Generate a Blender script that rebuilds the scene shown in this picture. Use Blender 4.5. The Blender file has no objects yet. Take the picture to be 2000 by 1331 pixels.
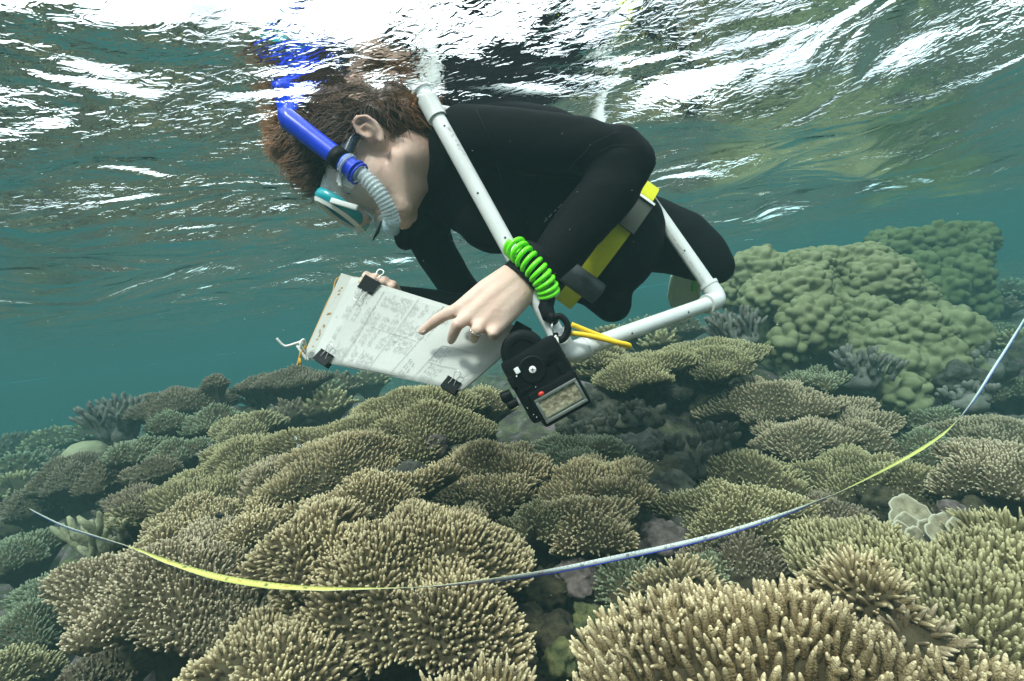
import bpy, bmesh, math, random
import numpy as np
from mathutils import Vector, Matrix, Quaternion
from mathutils.bvhtree import BVHTree

random.seed(7)
RNG = np.random.default_rng(11)
SC = bpy.context.scene
COL = SC.collection
PI = math.pi

# ------------------------------------------------------------------ camera
F = 1000.0                                    # focal length in photo pixels (2000 wide)
CAM = Vector((0.0, 0.0, -0.422))              # about half a metre under the sea surface (z = 0)
PITCH, ROLL = math.radians(2.6), math.radians(9.0)
fw = Vector((0, math.cos(PITCH), -math.sin(PITCH)))
r0 = Vector((1, 0, 0)); u0 = r0.cross(fw)
rt = r0 * math.cos(ROLL) - u0 * math.sin(ROLL)
up = u0 * math.cos(ROLL) + r0 * math.sin(ROLL)
cd = bpy.data.cameras.new('camera'); cam = bpy.data.objects.new('camera', cd); COL.objects.link(cam)
cd.sensor_width = 36.0; cd.lens = 36.0 * F / 2000.0; cd.clip_start = 0.02; cd.clip_end = 500
M = Matrix((rt, up, -fw)).transposed().to_4x4(); M.translation = CAM
cam.matrix_world = M
SC.camera = cam

def P(px, py, d):
    """World point that stands d metres in front of the camera plane."""
    return CAM + d * (fw + rt * ((px - 1000) / F) + up * ((665.5 - py) / F))

# ------------------------------------------------------------------ sky, sun, exposure
SUN_EL, SUN_AZ = math.radians(56), math.radians(-158)     # behind the photographer, a little to the left
w = bpy.data.worlds.new('World'); SC.world = w; w.use_nodes = True
nt = w.node_tree; nt.nodes.clear()
sky = nt.nodes.new('ShaderNodeTexSky'); sky.sky_type = 'NISHITA'; sky.sun_disc = False
sky.sun_elevation = SUN_EL; sky.sun_rotation = SUN_AZ
bg = nt.nodes.new('ShaderNodeBackground'); bg.inputs['Strength'].default_value = 0.12
bgc = nt.nodes.new('ShaderNodeBackground'); bgc.inputs['Color'].default_value = (0.93, 0.97, 1.0, 1); bgc.inputs['Strength'].default_value = 3.7
tc = nt.nodes.new('ShaderNodeTexCoord'); nz = nt.nodes.new('ShaderNodeTexNoise'); nz.inputs['Scale'].default_value = 3.0; nz.inputs['Detail'].default_value = 5
ramp = nt.nodes.new('ShaderNodeMapRange'); ramp.inputs['From Min'].default_value = 0.3; ramp.inputs['From Max'].default_value = 0.55
mixw = nt.nodes.new('ShaderNodeMixShader'); ow = nt.nodes.new('ShaderNodeOutputWorld')
nt.links.new(tc.outputs['Generated'], nz.inputs['Vector']); nt.links.new(nz.outputs['Fac'], ramp.inputs['Value'])
nt.links.new(ramp.outputs['Result'], mixw.inputs[0]); nt.links.new(sky.outputs[0], bg.inputs['Color'])
nt.links.new(bg.outputs[0], mixw.inputs[1]); nt.links.new(bgc.outputs[0], mixw.inputs[2]); nt.links.new(mixw.outputs[0], ow.inputs['Surface'])

sd = bpy.data.lights.new('sun', 'SUN'); sd.energy = 3.7; sd.angle = math.radians(9.0); sd.color = (1.0, 0.96, 0.88)
sun = bpy.data.objects.new('sun', sd); COL.objects.link(sun)
sdir = Vector((math.sin(SUN_AZ) * math.cos(SUN_EL), math.cos(SUN_AZ) * math.cos(SUN_EL), math.sin(SUN_EL)))
sun.rotation_euler = sdir.to_track_quat('Z', 'Y').to_euler(); sun.location = (0, 0, 5)

vs = SC.view_settings; vs.view_transform = 'Standard'; vs.look = 'None'; vs.gamma = 1.0; vs.exposure = 0.10; vs.use_curve_mapping = False
cy = SC.cycles
cy.use_denoising = True
cy.max_bounces = 7; cy.diffuse_bounces = 2; cy.glossy_bounces = 3; cy.transmission_bounces = 4; cy.transparent_max_bounces = 10; cy.volume_bounces = 1
cy.caustics_reflective = False; cy.caustics_refractive = False; cy.sample_clamp_indirect = 3.0
cy.use_adaptive_sampling = True; cy.adaptive_threshold = 0.02

# ------------------------------------------------------------------ helpers
def tag(o, label=None, cat=None, group=None, kind=None):
    if label: o['label'] = label
    if cat: o['category'] = cat
    if group: o['group'] = group
    if kind: o['kind'] = kind
    return o

def link(name, me, mat=None, parent=None):
    o = bpy.data.objects.new(name, me); COL.objects.link(o)
    if me is not None and mat is not None and not me.materials: me.materials.append(mat)
    if parent is not None: o.parent = parent
    return o

def empty(name, loc=(0, 0, 0)):
    o = bpy.data.objects.new(name, None); o.empty_display_size = 0.02; COL.objects.link(o); o.location = loc
    return o

def attach(o, parent):
    """Make o a part of parent and keep it where it is (world-built meshes)."""
    o.parent = parent
    o.matrix_parent_inverse = Matrix.Translation(parent.location).inverted() if parent.parent is None else Matrix.Identity(4)
    return o

def npmesh(name, V, faces, smooth=True, attr=None):
    me = bpy.data.meshes.new(name)
    V = np.asarray(V, dtype=np.float32)
    if isinstance(faces, np.ndarray):
        n, k = faces.shape
        me.vertices.add(len(V)); me.vertices.foreach_set('co', V.ravel())
        me.loops.add(n * k); me.loops.foreach_set('vertex_index', faces.astype(np.int32).ravel())
        me.polygons.add(n); me.polygons.foreach_set('loop_start', np.arange(0, n * k, k, dtype=np.int32))
        me.update(calc_edges=True)
    else:
        me.from_pydata([tuple(v) for v in V], [], faces); me.update()
    if smooth: me.polygons.foreach_set('use_smooth', np.ones(len(me.polygons), dtype=bool))
    if attr:
        for k, a in attr.items():
            at = me.attributes.new(k, 'FLOAT', 'POINT'); at.data.foreach_set('value', np.asarray(a, dtype=np.float32))
    me.validate()
    return me

def bm_mesh(name, bm, smooth=False):
    me = bpy.data.meshes.new(name); bmesh.ops.recalc_face_normals(bm, faces=bm.faces[:]); bm.to_mesh(me); bm.free()
    if smooth: me.polygons.foreach_set('use_smooth', np.ones(len(me.polygons), dtype=bool))
    return me

def hash3(ix, iy, iz, s):
    h = (ix.astype(np.int64) * 374761393 + iy.astype(np.int64) * 668265263 + iz.astype(np.int64) * 2147483647 + s * 1274126177) & 0xFFFFFFFF
    h = ((h ^ (h >> 13)) * 1274126177) & 0xFFFFFFFF
    h = ((h ^ (h >> 16)) * 2246822519) & 0xFFFFFFFF
    return ((h ^ (h >> 15)) & 0xFFFFFF) / float(0xFFFFFF)

def vnoise(p, s=0):
    i = np.floor(p).astype(np.int64); f = p - i; f = f * f * (3 - 2 * f)
    r = 0
    for dx in (0, 1):
        for dy in (0, 1):
            for dz in (0, 1):
                wgt = (f[:, 0] if dx else 1 - f[:, 0]) * (f[:, 1] if dy else 1 - f[:, 1]) * (f[:, 2] if dz else 1 - f[:, 2])
                r = r + wgt * hash3(i[:, 0] + dx, i[:, 1] + dy, i[:, 2] + dz, s)
    return r * 2 - 1

def fbm(p, s=0, oct=4):
    r = 0; a = 1.0; t = 0
    for k in range(oct):
        r = r + a * vnoise(p * (2.03 ** k) + 17.3 * k, s + k); t += a; a *= 0.5
    return r / t

def tube_arrays(pts, rads, seg=10, cap=True, start_frame=None):
    """Swept tube; returns V, faces(list)."""
    pts = [Vector(p) for p in pts]; n = len(pts)
    if not hasattr(rads, '__len__'): rads = [rads] * n
    T = []
    for i in range(n):
        a = pts[max(0, i - 1)]; b = pts[min(n - 1, i + 1)]; T.append((b - a).normalized())
    nrm = T[0].orthogonal().normalized()
    if start_frame is not None: nrm = (start_frame - T[0] * start_frame.dot(T[0])).normalized()
    V = []; Fc = []
    for i in range(n):
        nrm = (nrm - T[i] * nrm.dot(T[i])).normalized(); bi = T[i].cross(nrm)
        for k in range(seg):
            a = 2 * PI * k / seg
            V.append(pts[i] + (nrm * math.cos(a) + bi * math.sin(a)) * rads[i])
    for i in range(n - 1):
        for k in range(seg):
            k2 = (k + 1) % seg
            Fc.append((i * seg + k, i * seg + k2, (i + 1) * seg + k2, (i + 1) * seg + k))
    if cap:
        Fc.append(tuple(reversed(range(seg)))); Fc.append(tuple((n - 1) * seg + k for k in range(seg)))
    return V, Fc

class MB:
    """Collects shapes of ONE part."""
    def __init__(s): s.V = []; s.F = []
    def add(s, V, Fc):
        o = len(s.V); s.V += [tuple(v) for v in V]; s.F += [tuple(i + o for i in f) for f in Fc]; return s
    def tube(s, pts, r, seg=10, cap=True, frame=None): return s.add(*tube_arrays(pts, r, seg, cap, frame))
    def box(s, c, ax, ay, az, bevel=0.0):
        """Box with half-vectors ax, ay, az, optionally with chamfered edges."""
        c = Vector(c); bm = bmesh.new(); bmesh.ops.create_cube(bm, size=2.0)
        lx, ly, lz = ax.length, ay.length, az.length
        for v in bm.verts: v.co = Vector((v.co.x * lx, v.co.y * ly, v.co.z * lz))
        if bevel: bmesh.ops.bevel(bm, geom=bm.edges[:], offset=bevel, segments=2, affect='EDGES', profile=0.6)
        R = Matrix((ax.normalized(), ay.normalized(), az.normalized())).transposed()
        bm.verts.index_update()
        V = [c + R @ v.co for v in bm.verts]; Fc = [tuple(v.index for v in f.verts) for f in bm.faces]; bm.free()
        return s.add(V, Fc)
    def lathe(s, c, axis, prof, seg=20, ref=None):
        """prof: list of (t along axis, radius)."""
        c = Vector(c); axis = Vector(axis).normalized(); e1 = axis.orthogonal().normalized(); e2 = axis.cross(e1)
        V = []; Fc = []
        for t, r in prof:
            for k in range(seg):
                a = 2 * PI * k / seg; V.append(c + axis * t + (e1 * math.cos(a) + e2 * math.sin(a)) * r)
        for i in range(len(prof) - 1):
            for k in range(seg):
                k2 = (k + 1) % seg; Fc.append((i * seg + k, i * seg + k2, (i + 1) * seg + k2, (i + 1) * seg + k))
        Fc.append(tuple(reversed(range(seg)))); Fc.append(tuple((len(prof) - 1) * seg + k for k in range(seg)))
        return s.add(V, Fc)
    def build(s, name, mat, parent=None, smooth=True, auto=None):
        bm = bmesh.new()
        me = bpy.data.meshes.new(name); me.from_pydata(s.V, [], s.F); bm.from_mesh(me)
        bmesh.ops.recalc_face_normals(bm, faces=bm.faces[:]); bm.to_mesh(me); bm.free()
        if smooth:
            me.polygons.foreach_set('use_smooth', np.ones(len(me.polygons), dtype=bool))
            if auto is not None: me.set_sharp_from_angle(angle=math.radians(auto))
        o = link(name, me, mat)
        if parent is not None: attach(o, parent)
        return o

# ------------------------------------------------------------------ materials
def mat(name, col, rough=0.6, spec=0.3, noise=None, bump=None, metal=0.0, trans=0.0, alpha=1.0, ior=1.45, sss=0.0, sheen=0.0):
    """noise = (scale, amount, colour2): blotches of a second colour; bump = (scale, strength, distance)."""
    m = bpy.data.materials.new(name); m.use_nodes = True; n = m.node_tree; b = n.nodes['Principled BSDF']
    b.inputs['Base Color'].default_value = (*col, 1); b.inputs['Roughness'].default_value = rough
    b.inputs['Specular IOR Level'].default_value = spec; b.inputs['Metallic'].default_value = metal
    b.inputs['Transmission Weight'].default_value = trans; b.inputs['Alpha'].default_value = alpha; b.inputs['IOR'].default_value = ior
    if sss: b.inputs['Subsurface Weight'].default_value = sss; b.inputs['Subsurface Radius'].default_value = (0.01, 0.004, 0.002); b.inputs['Subsurface Scale'].default_value = 0.5
    if sheen: b.inputs['Sheen Weight'].default_value = sheen; b.inputs['Sheen Roughness'].default_value = 0.5
    tcn = n.nodes.new('ShaderNodeTexCoord')
    if noise:
        t = n.nodes.new('ShaderNodeTexNoise'); t.inputs['Scale'].default_value = noise[0]; t.inputs['Detail'].default_value = 5
        r = n.nodes.new('ShaderNodeMapRange'); r.inputs['From Min'].default_value = 0.38; r.inputs['From Max'].default_value = 0.66; r.inputs['To Max'].default_value = noise[1]
        mx = n.nodes.new('ShaderNodeMix'); mx.data_type = 'RGBA'; mx.inputs[6].default_value = (*col, 1); mx.inputs[7].default_value = (*noise[2], 1)
        n.links.new(tcn.outputs['Object'], t.inputs['Vector']); n.links.new(t.outputs['Fac'], r.inputs['Value'])
        n.links.new(r.outputs['Result'], mx.inputs[0]); n.links.new(mx.outputs[2], b.inputs['Base Color'])
    if bump:
        t2 = n.nodes.new('ShaderNodeTexNoise'); t2.inputs['Scale'].default_value = bump[0]; t2.inputs['Detail'].default_value = 4
        bp = n.nodes.new('ShaderNodeBump'); bp.inputs['Strength'].default_value = bump[1]; bp.inputs['Distance'].default_value = bump[2]
        n.links.new(tcn.outputs['Object'], t2.inputs['Vector']); n.links.new(t2.outputs['Fac'], bp.inputs['Height']); n.links.new(bp.outputs['Normal'], b.inputs['Normal'])
    return m

def coral_mat(name, base, tip, vscale=9.0):
    """Branch coral: brown at the foot of each branchlet, pale living tip (attribute tip), blotchy colony."""
    m = bpy.data.materials.new(name); m.use_nodes = True; n = m.node_tree; b = n.nodes['Principled BSDF']
    b.inputs['Roughness'].default_value = 0.75; b.inputs['Specular IOR Level'].default_value = 0.15
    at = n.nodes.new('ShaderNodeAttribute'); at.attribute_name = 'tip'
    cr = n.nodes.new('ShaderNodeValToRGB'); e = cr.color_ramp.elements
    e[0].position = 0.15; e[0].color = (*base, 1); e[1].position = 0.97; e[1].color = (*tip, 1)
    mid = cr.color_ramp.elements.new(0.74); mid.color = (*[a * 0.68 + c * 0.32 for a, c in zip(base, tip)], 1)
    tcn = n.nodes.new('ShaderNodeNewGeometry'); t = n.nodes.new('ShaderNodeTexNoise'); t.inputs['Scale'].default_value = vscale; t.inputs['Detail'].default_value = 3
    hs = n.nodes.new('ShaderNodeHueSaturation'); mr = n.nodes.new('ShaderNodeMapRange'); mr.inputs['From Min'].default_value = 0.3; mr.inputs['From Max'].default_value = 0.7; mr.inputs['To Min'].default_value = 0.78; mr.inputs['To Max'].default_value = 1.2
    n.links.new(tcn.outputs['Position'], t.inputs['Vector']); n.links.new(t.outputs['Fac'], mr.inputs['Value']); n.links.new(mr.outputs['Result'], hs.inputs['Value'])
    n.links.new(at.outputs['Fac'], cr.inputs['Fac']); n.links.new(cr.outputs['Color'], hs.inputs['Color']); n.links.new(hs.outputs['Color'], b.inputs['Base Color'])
    v = n.nodes.new('ShaderNodeTexVoronoi'); v.inputs['Scale'].default_value = 520; bp = n.nodes.new('ShaderNodeBump'); bp.inputs['Strength'].default_value = 0.9; bp.inputs['Distance'].default_value = 0.0016; bp.invert = True
    n.links.new(tcn.outputs['Position'], v.inputs['Vector']); n.links.new(v.outputs['Distance'], bp.inputs['Height']); n.links.new(bp.outputs['Normal'], b.inputs['Normal'])
    return m

PLATE = mat('shaded_coral_plate', (0.055, 0.042, 0.024), 0.95, 0.05, noise=(30, 0.8, (0.085, 0.07, 0.04)), bump=(200, 0.8, 0.004))  # brown base, darkened further: deep shade between branchlets is put into the colour
CM = {
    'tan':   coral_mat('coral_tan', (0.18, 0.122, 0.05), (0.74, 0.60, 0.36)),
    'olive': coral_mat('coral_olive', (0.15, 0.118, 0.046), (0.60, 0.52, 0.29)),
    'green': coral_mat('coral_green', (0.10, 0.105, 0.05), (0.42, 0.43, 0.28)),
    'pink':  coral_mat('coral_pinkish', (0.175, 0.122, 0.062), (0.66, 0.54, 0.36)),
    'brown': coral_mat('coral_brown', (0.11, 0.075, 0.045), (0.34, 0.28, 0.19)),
}
# ------------------------------------------------------------------ sea surface, seen from below
def water():
    def axis(a, b, fine_a, fine_b, nf, nc):
        lo = fine_a - (fine_a - a) * (np.linspace(1, 0, nc, endpoint=False) ** 2)
        hi = fine_b + (b - fine_b) * (np.linspace(0, 1, nc + 1)[1:] ** 2)
        return np.concatenate([lo, np.linspace(fine_a, fine_b, nf), hi])
    X = axis(-17, 17, -3.0, 3.0, 210, 26); Y = axis(-5, 27, -0.6, 4.4, 190, 30)
    gx, gy = np.meshgrid(X, Y); p = np.stack([gx.ravel(), gy.ravel(), np.zeros(gx.size)], 1)
    q = p.copy(); q[:, 0] += 0.18 * vnoise(p * 2.1, 3); q[:, 1] += 0.18 * vnoise(p * 2.1, 4)
    z = 0.050 * vnoise(q * np.array([1.1, 1.4, 1]), 21) + 0.036 * vnoise(q * np.array([2.6, 3.2, 1]), 22) + 0.008 * vnoise(q * np.array([6.0, 8.0, 1]), 23)
    z += 0.010 * np.sin((q[:, 0] * 0.35 + q[:, 1]) * 7.0)
    z = z * (1 - 0.55 * np.exp(-(((p[:, 0] - 0.0) / 0.55) ** 2 + ((p[:, 1] - 1.05) / 0.35) ** 2)))      # the floating body calms the ripples round it
    p[:, 2] = z
    nx, ny = len(X), len(Y); i = np.arange(nx * ny).reshape(ny, nx)
    fc = np.stack([i[:-1, :-1].ravel(), i[:-1, 1:].ravel(), i[1:, 1:].ravel(), i[1:, :-1].ravel()], 1)
    m = bpy.data.materials.new('sea_surface'); m.use_nodes = True; n = m.node_tree; n.nodes.clear()
    o = n.nodes.new('ShaderNodeOutputMaterial'); mx = n.nodes.new('ShaderNodeMixShader'); tr = n.nodes.new('ShaderNodeBsdfTransparent'); gl = n.nodes.new('ShaderNodeBsdfGlossy')
    gl.inputs['Roughness'].default_value = 0.045; gl.inputs['Color'].default_value = (0.96, 0.98, 0.98, 1)
    fr = n.nodes.new('ShaderNodeFresnel'); fr.inputs['IOR'].default_value = 1.165
    tcn = n.nodes.new('ShaderNodeTexCoord')
    def noise(scale, vec, detail, dist, rough=0.5):
        mp = n.nodes.new('ShaderNodeMapping'); mp.inputs['Scale'].default_value = vec; mp.inputs['Rotation'].default_value = (0, 0, 0.3)
        t = n.nodes.new('ShaderNodeTexNoise'); t.inputs['Scale'].default_value = scale; t.inputs['Detail'].default_value = detail; t.inputs['Distortion'].default_value = dist; t.inputs['Roughness'].default_value = rough
        n.links.new(tcn.outputs['Object'], mp.inputs['Vector']); n.links.new(mp.outputs['Vector'], t.inputs['Vector']); return t
    t1 = noise(3.2, (1, 1.15, 1), 2, 0.8); t2 = noise(34.0, (1, 1.4, 1), 2, 1.4)
    b1 = n.nodes.new('ShaderNodeBump'); b1.inputs['Strength'].default_value = 1.0; b1.inputs['Distance'].default_value = 0.045
    b2 = n.nodes.new('ShaderNodeBump'); b2.inputs['Strength'].default_value = 1.0; b2.inputs['Distance'].default_value = 0.0024
    n.links.new(t1.outputs['Fac'], b1.inputs['Height']); n.links.new(t2.outputs['Fac'], b2.inputs['Height']); n.links.new(b1.outputs['Normal'], b2.inputs['Normal'])
    n.links.new(b2.outputs['Normal'], fr.inputs['Normal']); n.links.new(b2.outputs['Normal'], gl.inputs['Normal'])
    n.links.new(fr.outputs[0], mx.inputs[0]); n.links.new(tr.outputs[0], mx.inputs[1]); n.links.new(gl.outputs[0], mx.inputs[2]); n.links.new(mx.outputs[0], o.inputs['Surface'])
    ob = link('water', npmesh('water', p, fc), m); tag(ob, kind='structure'); return ob
water()

# ------------------------------------------------------------------ branch corals
def unit_branch(seg, rings, bumps=0.0, seed=0):
    """Profile of one branchlet along z = 0..1: returns t, angle, radius arrays and faces."""
    tt = np.concatenate([np.linspace(0, 0.86, rings - 1), [0.96]])
    prof = np.interp(tt, [0, 0.3, 0.6, 0.8, 0.9, 0.96, 1], [1.0, 0.98, 0.86, 0.68, 0.52, 0.32, 0.0])
    rg = np.random.default_rng(seed)
    t = []; a = []; r = []
    for j in range(rings):
        for k in range(seg):
            t.append(tt[j]); a.append(2 * PI * (k + 0.5 * (j % 2)) / seg)
            b = 1 + bumps * (1 if (j + k) % 2 == 0 else -0.6) * rg.uniform(0.6, 1.2) if bumps else 1.0
            r.append(prof[j] * b)
    t.append(1.0); a.append(0); r.append(0)
    f = []
    for j in range(rings - 1):
        for k in range(seg):
            k2 = (k + 1) % seg
            f += [(j * seg + k, j * seg + k2, (j + 1) * seg + k), (j * seg + k2, (j + 1) * seg + k2, (j + 1) * seg + k)]
    for k in range(seg): f.append(((rings - 1) * seg + k, (rings - 1) * seg + (k + 1) % seg, rings * seg))
    return np.array(t), np.array(a), np.array(r), np.array(f)

UB_DIM = unit_branch(4, 3); UB_FAR = unit_branch(5, 4); UB_MID = unit_branch(6, 5, 0.14, 3); UB_NEAR = unit_branch(7, 10, 0.16, 5)

def frames(D):
    h = np.where(np.abs(D[:, 2:3]) < 0.9, np.array([[0, 0, 1.0]]), np.array([[1.0, 0, 0]]))
    e1 = np.cross(D, h); e1 /= np.linalg.norm(e1, axis=1, keepdims=True); return e1, np.cross(D, e1)

def branches_mesh(name, pos, D, L, R, ub, tip0=0.0):
    t, a, r, f = ub; N = len(pos); k = len(t); e1, e2 = frames(D)
    phase = RNG.uniform(0, 6.28, N)
    ca = np.cos(a[None, :] + phase[:, None]) * r[None, :] * R[:, None]; sa = np.sin(a[None, :] + phase[:, None]) * r[None, :] * R[:, None]
    bend = (RNG.normal(0, 0.07, (N, 1, 2)) * (t[None, :, None] ** 2)) * L[:, None, None]
    V = pos[:, None, :] + D[:, None, :] * (L[:, None] * t[None, :])[..., None] + e1[:, None, :] * (ca + bend[..., 0])[..., None] + e2[:, None, :] * (sa + bend[..., 1])[..., None]
    FF = (f[None, :, :] + (np.arange(N) * k)[:, None, None]).reshape(-1, 3)
    tip = np.tile(np.clip(t, 0, 1), N)
    return npmesh(name, V.reshape(-1, 3), FF, attr={'tip': tip})

_tpl = []
def near_templates():
    if not _tpl:
        for s in range(5):
            t, a, r, f = unit_branch(9, 14, 0.18, 50 + s)
            rg = np.random.default_rng(90 + s); bx, by = rg.normal(0, 0.12, 2)
            V = np.stack([np.cos(a) * r + bx * 2.5 * t ** 2, np.sin(a) * r + by * 2.5 * t ** 2, t], 1)
            _tpl.append((V, f, t))
    return _tpl

COLONY_BASES = []          # (x, y, z under the plate) for the rock below
def colony(name, label, cx, cy, w, hh, d, cat='coral', m='tan', dome=0.32, tilt=0, sp=0.0096, bl=0.0215, br=0.0036, lod=1, seed=0, lobes=0.20, sink=0.15, single=0, group='branching table corals of the reef', side=0.35, spread=0.5, nw=0.85, upw=0.4, ryk=None):
    rg = np.random.default_rng(1000 + seed + int(cx) * 7 + int(cy))
    far = max(1.0, d / 1.35) ** 0.8; sp *= far; br *= far ** 0.8; side = side if d < 1.3 else side * 0.4
    top = P(cx, cy, d)
    view = (top - CAM); vh = Vector((view.x, view.y, 0)).normalized()
    ax = Vector((vh.y, -vh.x, 0))                                  # to the right, level
    n = (Vector((0, 0, 1)) * math.cos(math.radians(tilt)) - vh * math.sin(math.radians(tilt))).normalized()
    by = n.cross(ax).normalized()
    rx = w * d / F; s = max(0.12, abs(view.normalized().dot(n))); D = dome * rx
    ry = ryk * rx if ryk else min(max((hh * d / F - 0.35 * D) / s, 0.45 * rx), 1.25 * rx)
    c0 = top - n * (0.5 * D)
    ph = rg.uniform(0, 6.28, 8)
    def outline(th):
        r = 1.0
        for k, aa in ((2, 0.5), (3, 0.9), (5, 0.7), (7, 0.45), (11, 0.25)): r = r + lobes * aa * np.cos(k * th + ph[k % 8])
        return r
    lump_p = rg.uniform(0, 50, 3)
    def surf(u, v):
        rr = np.sqrt(u * u + v * v); th = np.arctan2(v, u); q = rr / outline(th)
        lump = vnoise(np.stack([u * rx * 11 + lump_p[0], v * ry * 11 + lump_p[1], np.full_like(u, lump_p[2])], 1), 5)
        big = vnoise(np.stack([u * 2.1 + lump_p[1], v * 2.1 + lump_p[0], np.full_like(u, lump_p[2])], 1), 6)
        return D * (1 - np.clip(q, 0, 1.2) ** 2.3) + 0.020 * lump + 0.12 * rx * big * (0.4 + 0.6 * (1 - q ** 2)), q
    A = np.array(ax) * rx; B = np.array(by) * ry; Nn = np.array(n); C0 = np.array(c0)
    def world(u, v, h): return C0 + u[:, None] * A + v[:, None] * B + h[:, None] * Nn
    # base plate with a stalk underneath
    NR, NT = 9, 36; V = []; tips = []
    th = np.arange(NT) * 2 * PI / NT
    rows = []
    for j in range(NR + 1):
        q = max(j / NR, 0.02) * outline(th); h, _ = surf(q * np.cos(th), q * np.sin(th)); rows.append(world(q * np.cos(th), q * np.sin(th), h))
    for kq, dz in ((0.96, 0.018), (0.72, 0.035), (0.45, 0.07), (0.30, sink * 0.75), (0.36, sink + 0.12)):
        q = kq * outline(th); h, _ = surf(outline(th) * np.cos(th), outline(th) * np.sin(th))
        rows.append(world(q * np.cos(th), q * np.sin(th), h * (kq > 0.5) - dz))
    V = np.concatenate(rows); nr = len(rows); fc = []
    idx = np.arange(nr * NT).reshape(nr, NT); nxt = np.roll(idx, -1, axis=1)
    fc = np.stack([idx[:-1].ravel(), idx[1:].ravel(), nxt[1:].ravel(), nxt[:-1].ravel()], 1)
    root = empty(name, tuple(C0 - Nn * sink)); tag(root, label, cat, group)
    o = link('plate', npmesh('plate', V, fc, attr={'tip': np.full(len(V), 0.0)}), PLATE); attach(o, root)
    # branchlets: jittered hexagonal spread over the plate
    Rm = 1.45; nu = int(2 * Rm * rx / sp) + 2; nv = int(2 * Rm * ry / (sp * 0.87)) + 2
    iu, iv = np.meshgrid(np.arange(nu), np.arange(nv)); u = (iu + 0.5 * (iv % 2)).ravel() * sp / rx - Rm; v = iv.ravel() * sp * 0.87 / ry - Rm
    u = u + rg.normal(0, 0.20 * sp / rx, u.shape); v = v + rg.normal(0, 0.20 * sp / ry, v.shape)
    h, q = surf(u, v); keep = q < 1.0; u, v, h, q = u[keep], v[keep], h[keep], q[keep]
    # rim: extra ring pointing outward
    per = PI * (rx + ry); nrim = int(per / (sp * 0.8)); tr_ = rg.uniform(0, 2 * PI, nrim); qr = 0.985 * outline(tr_)
    u = np.concatenate([u, qr * np.cos(tr_)]); v = np.concatenate([v, qr * np.sin(tr_)]); h, q = surf(u, v)
    isr = np.concatenate([np.zeros(keep.sum()), np.ones(nrim)])
    h = h - isr * rg.uniform(0, 0.015, len(h))
    e = 0.02; hu, _ = surf(u + e, v); hv, _ = surf(u, v + e); h0, _ = surf(u, v)
    Nw = Nn[None, :] - ((hu - h0) / (e * rx))[:, None] * (A / rx) - ((hv - h0) / (e * ry))[:, None] * (B / ry)
    Nw /= np.linalg.norm(Nw, axis=1, keepdims=True)
    rad = (u[:, None] * A + v[:, None] * B); rad /= (np.linalg.norm(rad, axis=1, keepdims=True) + 1e-6)
    Dr = Nw * nw + np.array([0, 0, upw]) + rad * (spread * np.clip(q, 0, 1) ** 2 + isr * 0.5)[:, None] + rg.normal(0, 0.11, (len(u), 3))
    Dr /= np.linalg.norm(Dr, axis=1, keepdims=True)
    pos = world(u, v, h) - Dr * 0.006
    L = bl * rg.uniform(0.65, 1.15, len(u)); R = br * rg.uniform(0.82, 1.18, len(u))
    if single:                                                       # the nearest ones one by one
        dist = np.linalg.norm(pos - np.array(CAM), axis=1)
        uv = (pos - np.array(CAM)) @ np.array([list(rt), list(up), list(fw)]).T
        inside = (np.abs(uv[:, 0] / uv[:, 2]) < 1.02) & (np.abs(uv[:, 1] / uv[:, 2]) < 0.69)
        order = np.argsort(np.where(inside, dist, dist + 100))[:single]
        meshes = NEAR_MESH(m)
        for k in order:
            z = Vector(Dr[k]); qn = z.to_track_quat('Z', 'Y') @ Quaternion((0, 0, 1), rg.uniform(0, 6.28))
            ob = bpy.data.objects.new('branchlet', meshes[int(rg.integers(0, 5))]); COL.objects.link(ob)
            ob.parent = root; ob.matrix_parent_inverse = Matrix.Translation(root.location).inverted()
            ob.matrix_basis = Matrix.LocRotScale(Vector(pos[k]), qn, Vector((R[k], R[k], L[k])))
        rest = np.ones(len(pos), bool); rest[order] = False
    else: rest = np.ones(len(pos), bool)
    # side buds on a share of them
    pick = np.nonzero(rg.random(len(pos)) < side)[0]; pick2 = pick[rg.random(len(pick)) < 0.5]; pk = np.concatenate([pick, pick2])
    e1, e2 = frames(Dr[pk]); an = rg.uniform(0, 2 * PI, len(pk))[:, None]
    Ds = Dr[pk] + (e1 * np.cos(an) + e2 * np.sin(an)) * 0.62; Ds /= np.linalg.norm(Ds, axis=1, keepdims=True)
    ps = pos[pk] + Dr[pk] * (L[pk] * rg.uniform(0.3, 0.7, len(pk)))[:, None]
    ub = UB_NEAR if lod == 2 else UB_MID if d < 0.98 else UB_FAR if d < 1.35 else UB_DIM
    P_ = np.concatenate([pos[rest], ps]); D_ = np.concatenate([Dr[rest], Ds]); L_ = np.concatenate([L[rest], L[pk] * rg.uniform(0.3, 0.5, len(pk))]); R_ = np.concatenate([R[rest], R[pk] * 0.72])
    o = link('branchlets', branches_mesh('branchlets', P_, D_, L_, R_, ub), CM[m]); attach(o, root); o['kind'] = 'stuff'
    COLONY_BASES.append((C0[0], C0[1], C0[2] - sink, max(rx, ry)))
    STAT.append((name, cx, cy, round(d, 2), round(float(C0[2]), 2), round(rx, 2), round(ry, 2), len(P_)))
    return root
STAT = []
_nm = {}
def NEAR_MESH(m):
    if m not in _nm:
        L = []
        for V, f, t in near_templates():
            me = npmesh('branchlet', V, f, attr={'tip': t}); me.materials.append(CM[m]); L.append(me)
        _nm[m] = L
    return _nm[m]

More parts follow.
